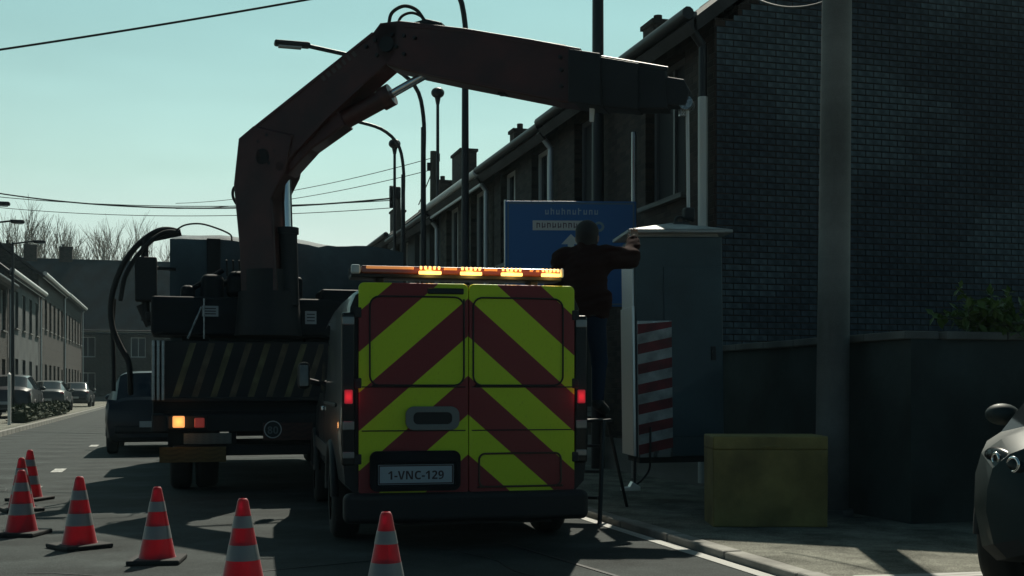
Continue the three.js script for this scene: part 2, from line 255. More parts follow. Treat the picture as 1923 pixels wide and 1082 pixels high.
// gable bricks of the near end house, laid one by one
{ const r = rng(21), list = [];
  const tones = [[0.080, 0.112, 0.140], [0.088, 0.122, 0.146], [0.068, 0.096, 0.122], [0.104, 0.146, 0.172], [0.13, 0.185, 0.215], [0.060, 0.086, 0.110]];
  const mats = tones.map(t => mat(t, 0.92, { bumpMap: rep(mottleB, 0.15), bumpScale: 0.003, map: rep(mottle, 0.35) }));
  const geos = [0, 1, 2].map(i => planarUV(rb(0.012, 0.0615, 0.209, 0.004, 0, 0, 0, 1).rotateY(0).rotateZ((i - 1) * 0.01)));
  for (let c = 0; c < 90; c++) { const y = 0.6 + c * 0.0745; for (let i = 0; i < 25; i++) { const z = -0.13 - i * 0.219 - (c % 2) * 0.11; const X = 6 - z; if (X > 11.2 || y > 5.5 + 0.72 * Math.min(-z, 4.4) - 0.1) continue; list.push([y, z]); } }
  const eye = V(0, 1.2, 0), key = ([y, z]) => Math.hypot(6 - z, y - 1.2, 12.4) + (y < 1.9 ? 5 : 0) + (X => X > 9.9 || y > 5.6 ? 5 : 0)(6 - z);
  list.sort((a, b) => key(a) - key(b));
  const xf = H1.W / 2 + 0.003;
  const tone = (y, z) => { const p = fbm(y * 0.16 % 1, -z * 0.16 % 1, 6, 3); const e = p + 0.14 * (r() - 0.5); return e > 0.63 ? 4 : e > 0.57 ? 3 : e < 0.38 ? 5 : e < 0.45 ? 2 : r() < 0.5 ? 0 : 1; };
  list.slice(0, 300).forEach(([y, z], i) => { const m = obj('brick', geos[i % 3], mats[tone(y, z)], H1.wall); m.position.set(xf + 0.003 * r(), y, z); });
  const rest = list.slice(300); for (let c = 1; c < 90; c += 2) { const y = 0.6 + c * 0.0745; if (y < 5.4) rest.push([y, -0.079, 0.5]); }
  const dummy = 0, im = new THREE.InstancedMesh(geos[1], mat([1, 1, 1], 0.92, { bumpMap: rep(mottleB, 0.15), bumpScale: 0.003, map: rep(mottle, 0.35) }), rest.length), mx = new THREE.Matrix4();
  rest.forEach(([y, z, k = 1], i) => { mx.makeScale(1, 1, k); mx.setPosition(xf + 0.003 * r(), y, z); im.setMatrixAt(i, mx); im.setColorAt(i, C(...tones[tone(y, z)])); });
  im.name = 'brick'; im.userData.kind = 'stuff'; shadows(im); H1.wall.add(im);
}

// ---------------------------------------------------------------- garden wall with coping, climbing plant
{ const t = thing('garden_wall', 'low dark garden wall with pale coping running behind the yellow bin and pole', 'wall', [6, 0, -12.38]);
  const H = 1.62;
  obj('wall_panel', [planarUV(bx(0.22, H, 3.75, 0.11, H / 2, 1.88)), planarUV(bx(7.0, H, 0.22, 3.72, H / 2, 3.64))], M.wallDark, t);
  const g = planarUV(rb(0.34, 0.07, 0.618, 0.012)), g2 = planarUV(rb(0.618, 0.07, 0.34, 0.012));
  for (let i = 0; i < 6; i++) { const m = obj('coping_stone', g, M.concrete, t); m.position.set(0.11, H + 0.035 + 0.002 * (i % 2), 0.32 + i * 0.625); }
  for (let i = 0; i < 10; i++) { const m = obj('coping_stone', g2, M.concrete, t); m.position.set(0.62 + i * 0.625, H + 0.035 + 0.002 * (i % 2), 3.64); }
  const iv = thing('climbing_plant', 'green leafy climbing plant spilling over the top of the garden wall', 'plant', [6, 1.68, -8.75]);
  const r = rng(31), lv = [], st = [];
  for (let k = 0; k < 90; k++) { const x0 = 0.62 + 2.6 * Math.pow(r(), 1.6), y0 = 0.02, pts = [V(x0, y0, (r() - 0.5) * 0.3)]; let p = pts[0].clone(), d = V((r() - 0.5) * 1.6, 0.5 + r(), (r() - 0.3) * 0.9).normalize();
    const n = 4 + Math.floor(r() * 4); for (let i = 0; i < n; i++) { d.add(V((r() - 0.5) * 0.7, -0.22 + (r() - 0.5) * 0.3, (r() - 0.5) * 0.5)).normalize(); p = p.clone().addScaledVector(d, 0.05 + 0.03 * x0 * r()); pts.push(p);
      for (let q = 0; q < 4; q++) { const s = 0.026 + 0.03 * r(), l = new THREE.BufferGeometry(); l.setAttribute('position', new THREE.Float32BufferAttribute([0, 0, 0, s * 0.6, s * 0.2, s, 0, s * 0.12, 2.1 * s, 0, 0, 0, 0, s * 0.12, 2.1 * s, -s * 0.6, s * 0.2, s], 3)); l.computeVertexNormals(); l.rotateX((r() - 0.5) * 2.4); l.rotateY(r() * 2 * PI); l.rotateZ((r() - 0.5) * 1.6); l.translate(p.x, p.y, p.z); lv.push(l); } }
    st.push(tube(pts, 0.004, 10, 4)); }
  obj('stem', st, M.bark, iv); obj('leaf', lv, M.leaf, iv).userData.kind = 'stuff'; }
{ const p = thing('utility_pole', 'thick grey concrete pole on the pavement right of the yellow bin', 'pole', [5.72, 0.05, -9.42]);
  const g = new THREE.CylinderGeometry(0.115, 0.15, 9, 20, 6).translate(0, 4.5, 0); g.rotateZ(-0.012);
  obj('shaft', planarUV(g), M.concrete, p); obj('collar', new THREE.CylinderGeometry(0.19, 0.2, 0.06, 20).translate(0, 0.03, 0), M.concrete, p); }
{ const b = thing('grit_bin', 'dull yellow grit bin standing on the pavement in front of the dark wall', 'grit bin', [4.82, 0.05, -9.0], -R(17));
  const w = 0.93, h = 0.62;
  const body = poly([[-w / 2 + 0.005, 0], [w / 2 - 0.005, 0], [w / 2, h], [-w / 2, h]], 0.5, 0.012).translate(0, 0.012, -0.25);
  obj('bin_body', planarUV(body), M.yellowBin, b);
  const l = obj('lid', planarUV(rb(w + 0.024, 0.115, 0.53, 0.015, 0, h + 0.079, 0)), M.yellowBin, b);
  obj('rim', bx(w - 0.01, 0.012, 0.48, 0, h + 0.018, 0), M.black, b);
  obj('handle', bar(V(-0.08, h + 0.05, 0.266), V(0.08, h + 0.05, 0.266), 0.006), M.yellowBin, l); }

// ---------------------------------------------------------------- van
function plateTexture(text, w, h, bg, fg, edge) { const c = document.createElement('canvas'); c.width = w; c.height = h; const x = c.getContext('2d'); x.fillStyle = bg; x.fillRect(0, 0, w, h); x.strokeStyle = edge; x.lineWidth = h * 0.06; x.strokeRect(h * 0.05, h * 0.05, w - h * 0.1, h - h * 0.1); x.fillStyle = fg; x.font = `bold ${Math.round(h * 0.6)}px sans-serif`; x.textAlign = 'center'; x.textBaseline = 'middle'; x.fillText(text, w / 2, h * 0.54); const t = new THREE.CanvasTexture(c); t.colorSpace = THREE.SRGBColorSpace; return t; }
function wheel(r, wd, x, y, z, parent, sgn) {
  const w = new THREE.Group(); w.name = 'wheel'; parent.add(w); w.position.set(x, y, z); w.rotation.z = -sgn * PI / 2;
  const pts = [[r * 0.6, -wd / 2], [r * 0.9, -wd / 2], [r * 0.985, -wd * 0.38], [r, -wd * 0.2], [r, wd * 0.2], [r * 0.985, wd * 0.38], [r * 0.9, wd / 2], [r * 0.6, wd / 2]].map(p => new THREE.Vector2(...p));
  obj('tyre', new THREE.LatheGeometry(pts, 28), M.rubber, w);
  const rim = [new THREE.LatheGeometry([[0.001, wd * 0.28], [r * 0.18, wd * 0.3], [r * 0.2, wd * 0.2], [r * 0.5, wd * 0.16], [r * 0.62, wd * 0.42], [r * 0.64, -wd * 0.3], [0.001, -wd * 0.2]].map(p => new THREE.Vector2(...p)), 24)];
  for (let k = 0; k < 5; k++) { const b = bx(r * 0.09, wd * 0.12, r * 0.42, 0, wd * 0.27, r * 0.38); b.rotateY(k * 2 * PI / 5); rim.push(b); }
  obj('rim', rim, M.galv, w); return w;
}
const van = thing('works_van', 'dark works van with red and yellow chevrons and a lit amber light bar', 'van', [2.09, 0, -8.5], -R(4.0));
{ const prof = (w, top, b = 0.40, wr = 0.9) => [[0, b], [w * 0.86, b], [w * 0.965, b + 0.10], [w, 0.80], [w * 0.995, 1.06], [w * 0.975, 1.16], [w * wr * 1.03, top - 0.17], [w * wr * 0.985, top - 0.08], [w * wr * 0.90, top - 0.03], [w * wr * 0.6, top - 0.004], [0, top]];
  const st = [{ z: 0, p: prof(0.935, 1.965) }, { z: -0.06, p: prof(0.95, 1.98) }, { z: -1.2, p: prof(0.955, 1.99) }, { z: -2.2, p: prof(0.955, 1.985) }, { z: -3.15, p: prof(0.955, 1.95) }, { z: -3.4, p: prof(0.95, 1.9, 0.4, 0.88) },
    { z: -4.05, p: [[0, 0.4], [0.82, 0.4], [0.92, 0.5], [0.94, 0.8], [0.93, 1.02], [0.9, 1.08], [0.82, 1.16], [0.78, 1.19], [0.7, 1.21], [0.45, 1.23], [0, 1.24]] },
    { z: -4.6, p: [[0, 0.36], [0.76, 0.36], [0.86, 0.46], [0.88, 0.66], [0.85, 0.84], [0.82, 0.9], [0.72, 0.98], [0.68, 1.0], [0.6, 1.02], [0.4, 1.03], [0, 1.04]] },
    { z: -4.88, p: [[0, 0.36], [0.6, 0.36], [0.68, 0.44], [0.7, 0.58], [0.68, 0.7], [0.65, 0.74], [0.6, 0.78], [0.55, 0.8], [0.5, 0.81], [0.3, 0.82], [0, 0.83]] }];
  const L = loft(st, (i, j, sg) => j === -1 ? (i === 0 ? 'cap' : 'body') : (i === 5 && j >= 6) ? 'windscreen' : ((i === 3 || i === 4) && j === 5) ? (sg > 0 ? 'winR' : 'winL') : 'body');
  obj('body', L.body, M.vanPaint, van); obj('rear_pillar', L.cap, M.black, van); obj('windscreen', L.windscreen, M.carGlass, van); obj('side_window', L.winL, M.carGlass, van); obj('side_window', L.winR, M.carGlass, van);
  // rear doors: chevrons are flat print on reflective film
  const K = 8.75 / F, cx0 = 876.5, X = px => (px - cx0) * K, Y = py => CAMH + (HORIZON - py) * K;
  const CW = 1024, CH = 980, x0 = 675, x1 = 1082, y0 = 536, y1 = 926;
  const cv = document.createElement('canvas'); cv.width = CW; cv.height = CH; const g = cv.getContext('2d');
  const q = (x, y) => [(x - x0) / (x1 - x0) * CW, (y - y0) / (y1 - y0) * CH];
  g.fillStyle = 'rgb(184,212,6)'; g.fillRect(0, 0, CW, CH); g.fillStyle = 'rgb(120,18,28)';
  for (const sgn of [-1, 1]) for (const [a, b] of [[413, 487], [562, 632], [706, 778], [853, 930], [1001, 1075]]) {
    const f = (c, xx) => c + 0.87 * Math.abs(xx - 876), xa = 876, xb = sgn < 0 ? x0 - 2 : x1 + 2;
    g.beginPath(); [[xa, f(a, xa)], [xb, f(a, xb)], [xb, f(b, xb)], [xa, f(b, xa)]].forEach((p, i) => i ? g.lineTo(...q(...p)) : g.moveTo(...q(...p))); g.fill(); }
  const rr = rng(77); for (let i = 0; i < 2600; i++) { g.fillStyle = `rgba(${rr() < 0.5 ? '20,20,16' : '150,150,130'},${0.02 + 0.05 * rr()})`; g.fillRect(rr() * CW, rr() * CH, 1 + rr() * 5, 1 + rr() * 14); }
  const chev = new THREE.CanvasTexture(cv); chev.colorSpace = THREE.SRGBColorSpace;
  const film = mat([1, 1, 1], 0.42, { map: chev });
  const px0 = X(x0), pxw = X(x1) - X(x0), py1 = Y(y0), pyh = Y(y0) - Y(y1);
  for (const [a, b, left] of [[x0, 875, true], [879, x1, false]]) {
    const ge = ni(new THREE.ExtrudeGeometry(rrect(X(a), Y(y1), X(b), Y(y0), 0.035), { depth: 0.012, bevelEnabled: true, bevelSize: 0.006, bevelThickness: 0.008, bevelSegments: 3 }).translate(0, 0, 0.004));
    const p = ge.attributes.position, u = ge.attributes.uv; for (let i = 0; i < p.count; i++) { u.setXY(i, (p.getX(i) - px0) / pxw, 1 - (py1 - p.getY(i)) / pyh);
      const xx = p.getX(i) / 0.83; p.setZ(i, p.getZ(i) + 0.03 * (1 - xx * xx)); }
    ge.computeVertexNormals();
    const door = obj('rear_door', ge, film, van); door.userData.label = left ? 'left rear door with handle and number plate' : 'right rear door';
    const zf = x => 0.026 + 0.03 * (1 - (x / 0.83) ** 2);
    const loop = (xa, ya, xb, yb, r, rad = 0.007) => { const s = rrect(xa, ya, xb, yb, r).getPoints(10).map(q => V(q.x, q.y, zf(q.x))); return tube(s, rad, 120, 5, true); };
    // window seal and pressed edges
    obj('window_seal', left ? loop(X(694), Y(724), X(868), Y(560), 0.07) : loop(X(886), Y(724), X(1060), Y(560), 0.07), M.rubber, door);
    const seam = []; for (const yy of [727, 808]) { const pts = []; for (let k = 0; k <= 8; k++) { const xx = X(a + 4) + (X(b - 4) - X(a + 4)) * k / 8; pts.push(V(xx, Y(yy), zf(xx) - 0.001)); } seam.push(tube(pts, 0.0045, 16, 5)); }
    obj('door_seam', seam, M.black, door);
    const hx = left ? X(681) : X(1076); obj('hinge', [590, 720, 860].map(yy => rb(0.05, 0.075, 0.03, 0.008, hx + (left ? -0.035 : 0.035), Y(yy), 0.02)), M.black, door);
    if (left) {
      obj('handle', [new THREE.ExtrudeGeometry((() => { const s = rrect(X(760), Y(806), X(858), Y(764), 0.06); s.holes.push(rrect(X(772), Y(797), X(846), Y(773), 0.04)); return s; })(), { depth: 0.02, bevelEnabled: true, bevelSize: 0.004, bevelThickness: 0.004, bevelSegments: 2 }).translate(0, 0, 0.048)], mat([0.13, 0.15, 0.15], 0.4), door);
      obj('handle_recess', bx(X(848) - X(770), Y(771) - Y(799), 0.008, X(809), Y(785), 0.060), M.black, door);
      const hs = new THREE.ExtrudeGeometry((() => { const s = rrect(X(694), Y(918), X(860), Y(846), 0.05); s.holes.push(rrect(X(703), Y(911), X(853), Y(866), 0.02)); return s; })(), { depth: 0.03, bevelEnabled: true, bevelSize: 0.004, bevelThickness: 0.004, bevelSegments: 2 }).translate(0, 0, 0.046);
      const hsm = obj('plate_housing', [hs, bx(X(853) - X(703), Y(866) - Y(911), 0.008, X(778), Y(888.5), 0.060)], M.truckBlue, door);
      const pl = obj('number_plate', ni(new THREE.BoxGeometry(0.555, 0.145, 0.004)).translate(X(778), Y(888.5), 0.068), mat([0.40, 0.47, 0.52], 0.45, { map: plateTexture('1-VNC-129', 512, 132, '#dfe4e6', '#3b2328', '#3b2328') }), door);
    } else obj('pressed_panel', loop(X(897), Y(914), X(1056), Y(852), 0.045, 0.008), mat([0.05, 0.03, 0.02], 0.5), door);
  }
  obj('brake_lamp', rb(X(868) - X(800), 0.045, 0.03, 0.01, X(834), Y(549), 0.05), M.lensSmoke, van);
  for (const sg of [-1, 1]) { const lx = sg < 0 ? X(655) : X(1097), w = 0.10; const tl = new THREE.Group(); tl.name = 'tail_light'; van.add(tl);
    obj('lamp_housing', rb(w, Y(590) - Y(872), 0.05, 0.02, lx, (Y(590) + Y(872)) / 2, 0.0), M.lensSmoke, tl);
    obj('clear_lens', [[598, 613], [790, 806], [846, 858]].map(([a, b]) => rb(w * 0.86, Y(a) - Y(b), 0.03, 0.008, lx, Y((a + b) / 2), 0.018)), phys([0.16, 0.18, 0.18], 0.2, { clearcoat: 1 }), tl);
    obj('red_lamp', rb(w * 0.62, Y(732) - Y(758), 0.03, 0.01, lx, Y(745), 0.02), new THREE.MeshStandardMaterial({ color: C(0.3, 0.01, 0.015), roughness: 0.3, emissive: C(1, 0.05, 0.09), emissiveIntensity: 0.17 }), tl);
    const pl = new THREE.PointLight(C(1, 0.06, 0.1), 0.012, 6); pl.position.set(lx, Y(745), 0.06); pl.shadow.radius = 2; tl.add(pl); }
  obj('rear_bumper', [rb(1.84, 0.22, 0.16, 0.05, 0, 0.325, 0.02), bx(1.3, 0.10, 0.10, 0, 0.24, -0.05)], M.black, van);
  
  obj('underside', [bx(1.5, 0.16, 4.2, 0, 0.34, -2.3), bar(V(-0.8, 0.33, -0.95), V(0.8, 0.33, -0.95), 0.06), bar(V(-0.45, 0.3, -0.1), V(-0.45, 0.3, -1.6), 0.04)], M.black, van);
  for (const sg of [-1, 1]) { wheel(0.335, 0.22, sg * 0.845, 0.335, -0.98, van, sg); wheel(0.335, 0.22, sg * 0.845, 0.335, -4.0, van, sg);
    for (const z of [-0.98, -4.0]) { const a = new THREE.TorusGeometry(0.40, 0.035, 8, 28, PI).rotateY(PI / 2).translate(sg * 0.945, 0.36, z); obj('wheel_arch', a, M.black, van); }
    const mr = obj('mirror', rb(0.12, 0.27, 0.20, 0.05, sg * 1.09, 1.33, -3.28), M.black, van); obj('mirror_glass', rb(0.09, 0.21, 0.01, 0.004, sg * 1.09, 1.33, -3.177), M.carGlass, mr);
    obj('mirror_arm', bar(V(sg * 0.93, 1.25, -3.32), V(sg * 1.05, 1.28, -3.3), 0.03), M.black, van);
    obj('rub_strip', rb(0.02, 0.12, 2.4, 0.008, sg * 0.952, 0.66, -2.45), M.black, van);
    obj('door_handle', rb(0.035, 0.045, 0.17, 0.012, sg * 0.955, 1.02, -2.2), M.chrome, van);
    obj('door_gap', bx(0.006, 1.2, 0.012, sg * 0.9525, 1.0, -2.05), M.black, van); obj('door_gap', bx(0.006, 0.5, 0.012, sg * 0.9525, 0.78, -3.2), M.black, van);
    obj('sliding_rail', rb(0.016, 0.03, 1.6, 0.006, sg * 0.951, 1.075, -1.15), M.black, van); }
  // light bar
  const bar0 = new THREE.Group(); bar0.name = 'light_bar'; van.add(bar0); const KB = 8.95 / F, XB = px => (px - 878) * KB, YB = py => CAMH + (HORIZON - py) * KB, zb = -0.2;
  obj('bar_base', [rb(XB(1062) - XB(668), 0.03, 0.26, 0.01, (XB(668) + XB(1062)) / 2, YB(524), zb), rb(0.06, 0.06, 0.2, 0.01, XB(720), 2.0, zb), rb(0.06, 0.06, 0.2, 0.01, XB(1010), 2.0, zb)], M.black, bar0);
  obj('end_cap', rb(0.07, 0.07, 0.28, 0.015, XB(676), YB(513), zb), M.lensClear, bar0); obj('end_cap', rb(0.03, 0.07, 0.28, 0.012, XB(1062), YB(513), zb), M.lensClear, bar0);
  obj('amber_lens', [rb(XB(1057) - XB(686), 0.062, 0.25, 0.015, (XB(686) + XB(1057)) / 2, YB(513), zb)], M.amberOff, bar0);
  const em = new THREE.MeshStandardMaterial({ color: C(0.8, 0.35, 0.05), roughness: 0.4, emissive: C(1, 0.60, 0.16), emissiveIntensity: 2.2 }), em2 = new THREE.MeshStandardMaterial({ color: C(0.8, 0.35, 0.05), roughness: 0.4, emissive: C(1, 0.36, 0.12), emissiveIntensity: 0.42 });
  for (const [a, b] of [[791, 833], [868, 909], [945, 986], [1022, 1058]]) {
    const l = []; l.push(rb(XB(b) - XB(a), 0.026, 0.02, 0.006, (XB(a) + XB(b)) / 2, YB(517), zb + 0.129)); for (let k = 0; k < 5; k++) l.push(rb(0.016, 0.024, 0.014, 0.004, XB(a) + (k + 0.5) * (XB(b) - XB(a)) / 5, YB(508), zb + 0.127));
    obj('amber_lamp', l, em, bar0);
    const pl = new THREE.PointLight(C(1, 0.55, 0.12), 0.10, 8); pl.position.set((XB(a) + XB(b)) / 2, YB(517), zb + 0.18); pl.shadow.radius = 2; bar0.add(pl); }
  obj('dim_lamp', [[695, 782], [838, 862], [914, 938], [1000, 1006], [1012, 1018]].map(([a, b]) => rb(XB(b) - XB(a), 0.02, 0.012, 0.004, (XB(a) + XB(b)) / 2, YB(509), zb + 0.127)), em2, bar0); }

// ---------------------------------------------------------------- crane lorry
const TX = 1.12, TS = 13.6;
const truck = thing('crane_lorry', 'dark flatbed lorry with a red folding crane reaching over the street', 'lorry', [TX, 0, -TS]);
const KC = 0.9612 * 0 + 0.2758 * 0;
function crane(px, py, dw = 0) { // photo pixel -> (along, up) in the vertical plane of the crane
  const k = (px - 330) * 0.0004368, t = (13.396 * k - 1) / (4.06 + 1.35 * k), D = 13.396 - 1.35 * t;
  return [4.805 * t, CAMH + (HORIZON - py) / F * D]; }
{ const q = 13.25, KT = 13.1 / F, XT = px => (px - 330) * 0.0004368 * 13.1 - TX, YT = py => CAMH + (HORIZON - py) * KT;
  obj('chassis', [bx(0.9, 0.25, 6.6, 0, 0.78, -3.5), bx(2.3, 0.12, 0.2, 0, 0.95, -0.2), bar(V(-1.0, 0.5, -1.15), V(1.0, 0.5, -1.15), 0.09), bx(0.5, 0.45, 0.9, -0.85, 0.75, -2.6), bx(0.6, 0.5, 1.2, 0.85, 0.75, -2.8)], M.black, truck);
  obj('bed', [rb(2.62, 0.2, 5.4, 0.02, -0.06, 1.02, -2.75), bx(2.5, 0.05, 0.06, 0, 0.93, -0.03)], M.truckBlue, truck);
  // tail board with slanted stripes
  const tb = obj('tail_board', [rb(2.62, YT(640) - YT(748), 0.06, 0.012, -0.06, (YT(640) + YT(748)) / 2, -0.02), rb(2.64, 0.05, 0.08, 0.01, -0.06, YT(750), -0.01)], M.craneDark, truck);
  const yb = YT(746), yt = YT(644), lean = 0.19;
  const sm = [mat([0.20, 0.19, 0.09], 0.6, { map: rep(mottle, 0.3) }), mat([0.16, 0.13, 0.08], 0.6, { map: rep(mottle, 0.3) })];
  for (let k = 0; k < 11; k++) { const xx = -1.16 + k * 0.205; obj('stripe', poly([[xx, yb], [xx + 0.07, yb], [xx + 0.07 + lean, yt], [xx + lean, yt]], 0.004).translate(0, 0, 0.0125), sm[k % 2], tb); }
  // side posts of the bed
  for (const px of [288, 297, 306]) obj('side_post', rb(0.035, YT(640) - YT(752), 0.05, 0.01, XT(px), (YT(640) + YT(752)) / 2, 0.03), M.galv, truck);
  // upper rear frame and valve bank
  obj('crane_frame', [rb(2.66, 0.44, 0.7, 0.04, -0.06, 2.02, -0.42), rb(0.7, 0.5, 0.6, 0.05, -0.05, 2.25, -0.45), rb(0.26, 0.42, 0.5, 0.08, -0.72, 2.3, -0.4), rb(0.34, 0.3, 0.45, 0.08, -0.38, 2.4, -0.35), rb(0.7, 0.2, 0.6, 0.04, 0.85, 2.26, -0.4), rb(0.16, 0.2, 0.4, 0.06, -0.99, 2.28, -0.4), bar(V(-0.6, 2.4, -0.3), V(-0.2, 2.62, -0.3), 0.035), bar(V(-1.0, 2.3, -0.25), V(-0.6, 2.56, -0.25), 0.03), bx(0.3, 0.8, 0.3, 0.5, 1.55, -0.5), bx(0.3, 0.8, 0.3, -0.9, 1.55, -0.5)], M.truckBlue, truck);
  const lev = []; for (let k = 0; k < 6; k++) lev.push(bar(V(-0.55 + k * 0.07, 2.5, -0.3), V(-0.56 + k * 0.07, 2.68, -0.25), 0.01)); obj('control_lever', lev, M.black, truck);
  obj('brace', [bar(V(XT(352), YT(636), 0.0), V(XT(378), YT(576), 0.0), 0.012), bar(V(XT(383), YT(636), 0.0), V(XT(383), YT(560), 0.0), 0.01)], M.galv, truck);
  for (const [px, py, w, h] of [[395, 583, 0.18, 0.12], [507, 588, 0.17, 0.17], [592, 592, 0.13, 0.15]]) { const s = obj('notice', rb(w, h, 0.006, 0.002, XT(px), YT(py), -0.064), M.sticker, truck); obj('notice_line', [0.25, 0.0, -0.25].map(f => bx(w * 0.7, 0.012, 0.002, XT(px), YT(py) + f * h, -0.0595)), M.craneDark, s); }
  obj('work_lamp', [bar(V(XT(498), YT(562), 0.0), V(XT(498), YT(562), 0.05), 0.035, 0.04), bar(V(XT(508), YT(565), 0.0), V(XT(508), YT(565), 0.05), 0.03, 0.035), bar(V(XT(524), YT(571), 0.0), V(XT(524), YT(571), 0.05), 0.03, 0.03)], M.chrome, truck);
  // tail lamps
  obj('lamp_bar', [rb(2.64, 0.2, 0.12, 0.02, -0.06, YT(795), -0.04)], M.craneDark, truck);
  const tl = new THREE.Group(); tl.name = 'tail_light'; truck.add(tl);
  obj('lamp_housing', rb(0.44, 0.16, 0.06, 0.02, XT(352), YT(793), 0.04), M.black, tl);
  obj('orange_lamp', rb(0.13, 0.13, 0.03, 0.03, XT(335), YT(792), 0.075), new THREE.MeshStandardMaterial({ color: C(0.6, 0.2, 0.04), emissive: C(1, 0.42, 0.13), emissiveIntensity: 0.95, roughness: 0.4 }), tl);
  obj('red_lamp', rb(0.11, 0.11, 0.03, 0.03, XT(374), YT(794), 0.075), new THREE.MeshStandardMaterial({ color: C(0.25, 0.02, 0.02), emissive: C(1, 0.15, 0.12), emissiveIntensity: 0.10, roughness: 0.4 }), tl);
  const pl = new THREE.PointLight(C(1, 0.45, 0.15), 0.06, 6); pl.position.set(XT(335), YT(792), 0.13); pl.shadow.radius = 3; tl.add(pl);
  obj('number_plate', rb(0.52, 0.12, 0.012, 0.003, XT(390), YT(824), 0.03), mat([0.20, 0.23, 0.21], 0.6, { map: rep(mottle, 0.15) }), truck);
  obj('marker_board', [rb(0.72, 0.17, 0.02, 0.004, XT(362), YT(854), 0.04)], mat([0.20, 0.13, 0.03], 0.6, { map: rep(mottle, 0.3) }), truck).userData.label = 'yellow marker board under the left tail light';
  const mb = obj('marker_board', [rb(0.56, 0.2, 0.02, 0.004, XT(545), YT(812), 0.04)], mat([0.10, 0.035, 0.03], 0.6, { map: rep(mottle, 0.3) }), truck); mb.userData.label = 'dark red marker board with round speed disc';
  { const c = document.createElement('canvas'); c.width = c.height = 128; const x = c.getContext('2d'); x.fillStyle = '#22282a'; x.fillRect(0, 0, 128, 128); x.fillStyle = '#6f7a7c'; x.font = 'bold 84px sans-serif'; x.textAlign = 'center'; x.textBaseline = 'middle'; x.fillText('80', 64, 70); const t = new THREE.CanvasTexture(c); t.colorSpace = THREE.SRGBColorSpace;
    const d = obj('speed_disc', new THREE.CylinderGeometry(0.1, 0.1, 0.006, 28).rotateX(PI / 2).translate(XT(515), YT(808), 0.055), mat([0.5, 0.5, 0.5], 0.6), truck);
    obj('speed_number', new THREE.CircleGeometry(0.088, 28).translate(XT(515), YT(808), 0.059), mat([0.9, 0.9, 0.9], 0.6, { map: t }), d); }
  obj('underrun_bar', [rb(2.3, 0.12, 0.1, 0.02, 0, 0.5, -0.1), bx(0.08, 0.4, 0.08, -0.5, 0.7, -0.12), bx(0.08, 0.4, 0.08, 0.5, 0.7, -0.12)], M.black, truck);
  for (const sg of [-1, 1]) { wheel(0.48, 0.26, sg * 1.06, 0.48, -1.15, truck, sg); wheel(0.48, 0.26, sg * 0.76, 0.48, -1.15, truck, sg); wheel(0.48, 0.28, sg * 1.06, 0.48, -5.9, truck, sg);
    obj('mud_flap', rb(0.58, 0.5, 0.02, 0.005, sg * 0.92, 0.6, -0.45), M.rubber, truck); obj('mudguard', [bx(0.62, 0.03, 1.3, sg * 0.92, 1.0 - 0.085, -1.15)], M.black, truck); }
  // covered load on the bed
  const l0 = -0.07 - TX, l1 = 2.72 - TX, LY = 3.0;
  const tp = new THREE.BoxGeometry(l1 - l0, 1.9, 3.6, 24, 10, 24), p = tp.attributes.position, rt = rng(14);
  for (let i = 0; i < p.count; i++) { let x = p.getX(i), y = p.getY(i), z = p.getZ(i); const u = (x / (l1 - l0)) + 0.5; if (y > 0.9) y += 0.02 * Math.sin(7 * x + 1) + 0.015 * Math.sin(9 * z) + (u > 0.45 ? -0.10 * (u - 0.45) / 0.55 : 0) + 0.03 * Math.max(0, 1 - Math.abs(u - 0.05) / 0.1); const e = Math.max(Math.abs(x) / ((l1 - l0) / 2), Math.abs(z) / 1.8); if (y > 0.9 && e > 0.93) y -= 0.05 * (e - 0.93) / 0.07;
    if (Math.abs(z) > 1.7) { z += 0.03 * Math.sin(5 * x + 2 * y) + 0.018 * Math.sin(13 * x - 3 * y); } p.setXYZ(i, x, y, z); }
  tp.computeVertexNormals(); tp.translate((l0 + l1) / 2, LY - 0.93, -2.6);
  obj('tarpaulin', planarUV(toCreasedNormals(tp, R(35))), M.tarp, truck);
  obj('tarpaulin_flap', rb(0.16, 0.62, 0.03, 0.01, XT(402) + 0.02, 2.68, -0.80), M.craneDark, truck);
  const cab = loft([{ z: -5.2, p: [[0, 0.7], [1.1, 0.7], [1.2, 0.8], [1.22, 1.6], [1.2, 2.5], [1.1, 2.72], [0, 2.8]] }, { z: -6.7, p: [[0, 0.5], [1.1, 0.5], [1.2, 0.6], [1.22, 1.6], [1.18, 2.5], [1.05, 2.7], [0, 2.76]] }, { z: -7.05, p: [[0, 0.5], [1.0, 0.5], [1.12, 0.6], [1.16, 1.5], [1.05, 2.3], [0.95, 2.45], [0, 2.5]] }], (i, j) => i === 1 && j === 4 ? 'g' : 'b');
  obj('cab', cab.b, M.truckBlue, truck); obj('windscreen', cab.g, M.carGlass, truck);
  // ---- folding crane
  const ux = 0.845, uz = 0.535, psi = -Math.asin(uz), base = V(1.0 - TX, 0, -(13.65 - TS));
  const fix = g => { g.rotateY(psi); return g.translate(base.x, 0, base.z); };
  const pl2 = (pts, w, bev = 0.02) => fix(poly(pts.map(a => crane(...a)), w, bev).translate(0, 0, -w / 2));
  const cp = (px, py, off = 0) => { const [a, b] = crane(px, py); return V(a, b, off).applyAxisAngle(V(0, 1, 0), psi).add(base); };
  const col = obj('crane_column', pl2([[472, 600], [468, 470], [461, 396], [457, 352], [466, 268], [492, 246], [560, 262], [553, 296], [546, 330], [522, 378], [528, 470], [534, 600]], 0.36), M.craneRed, truck);
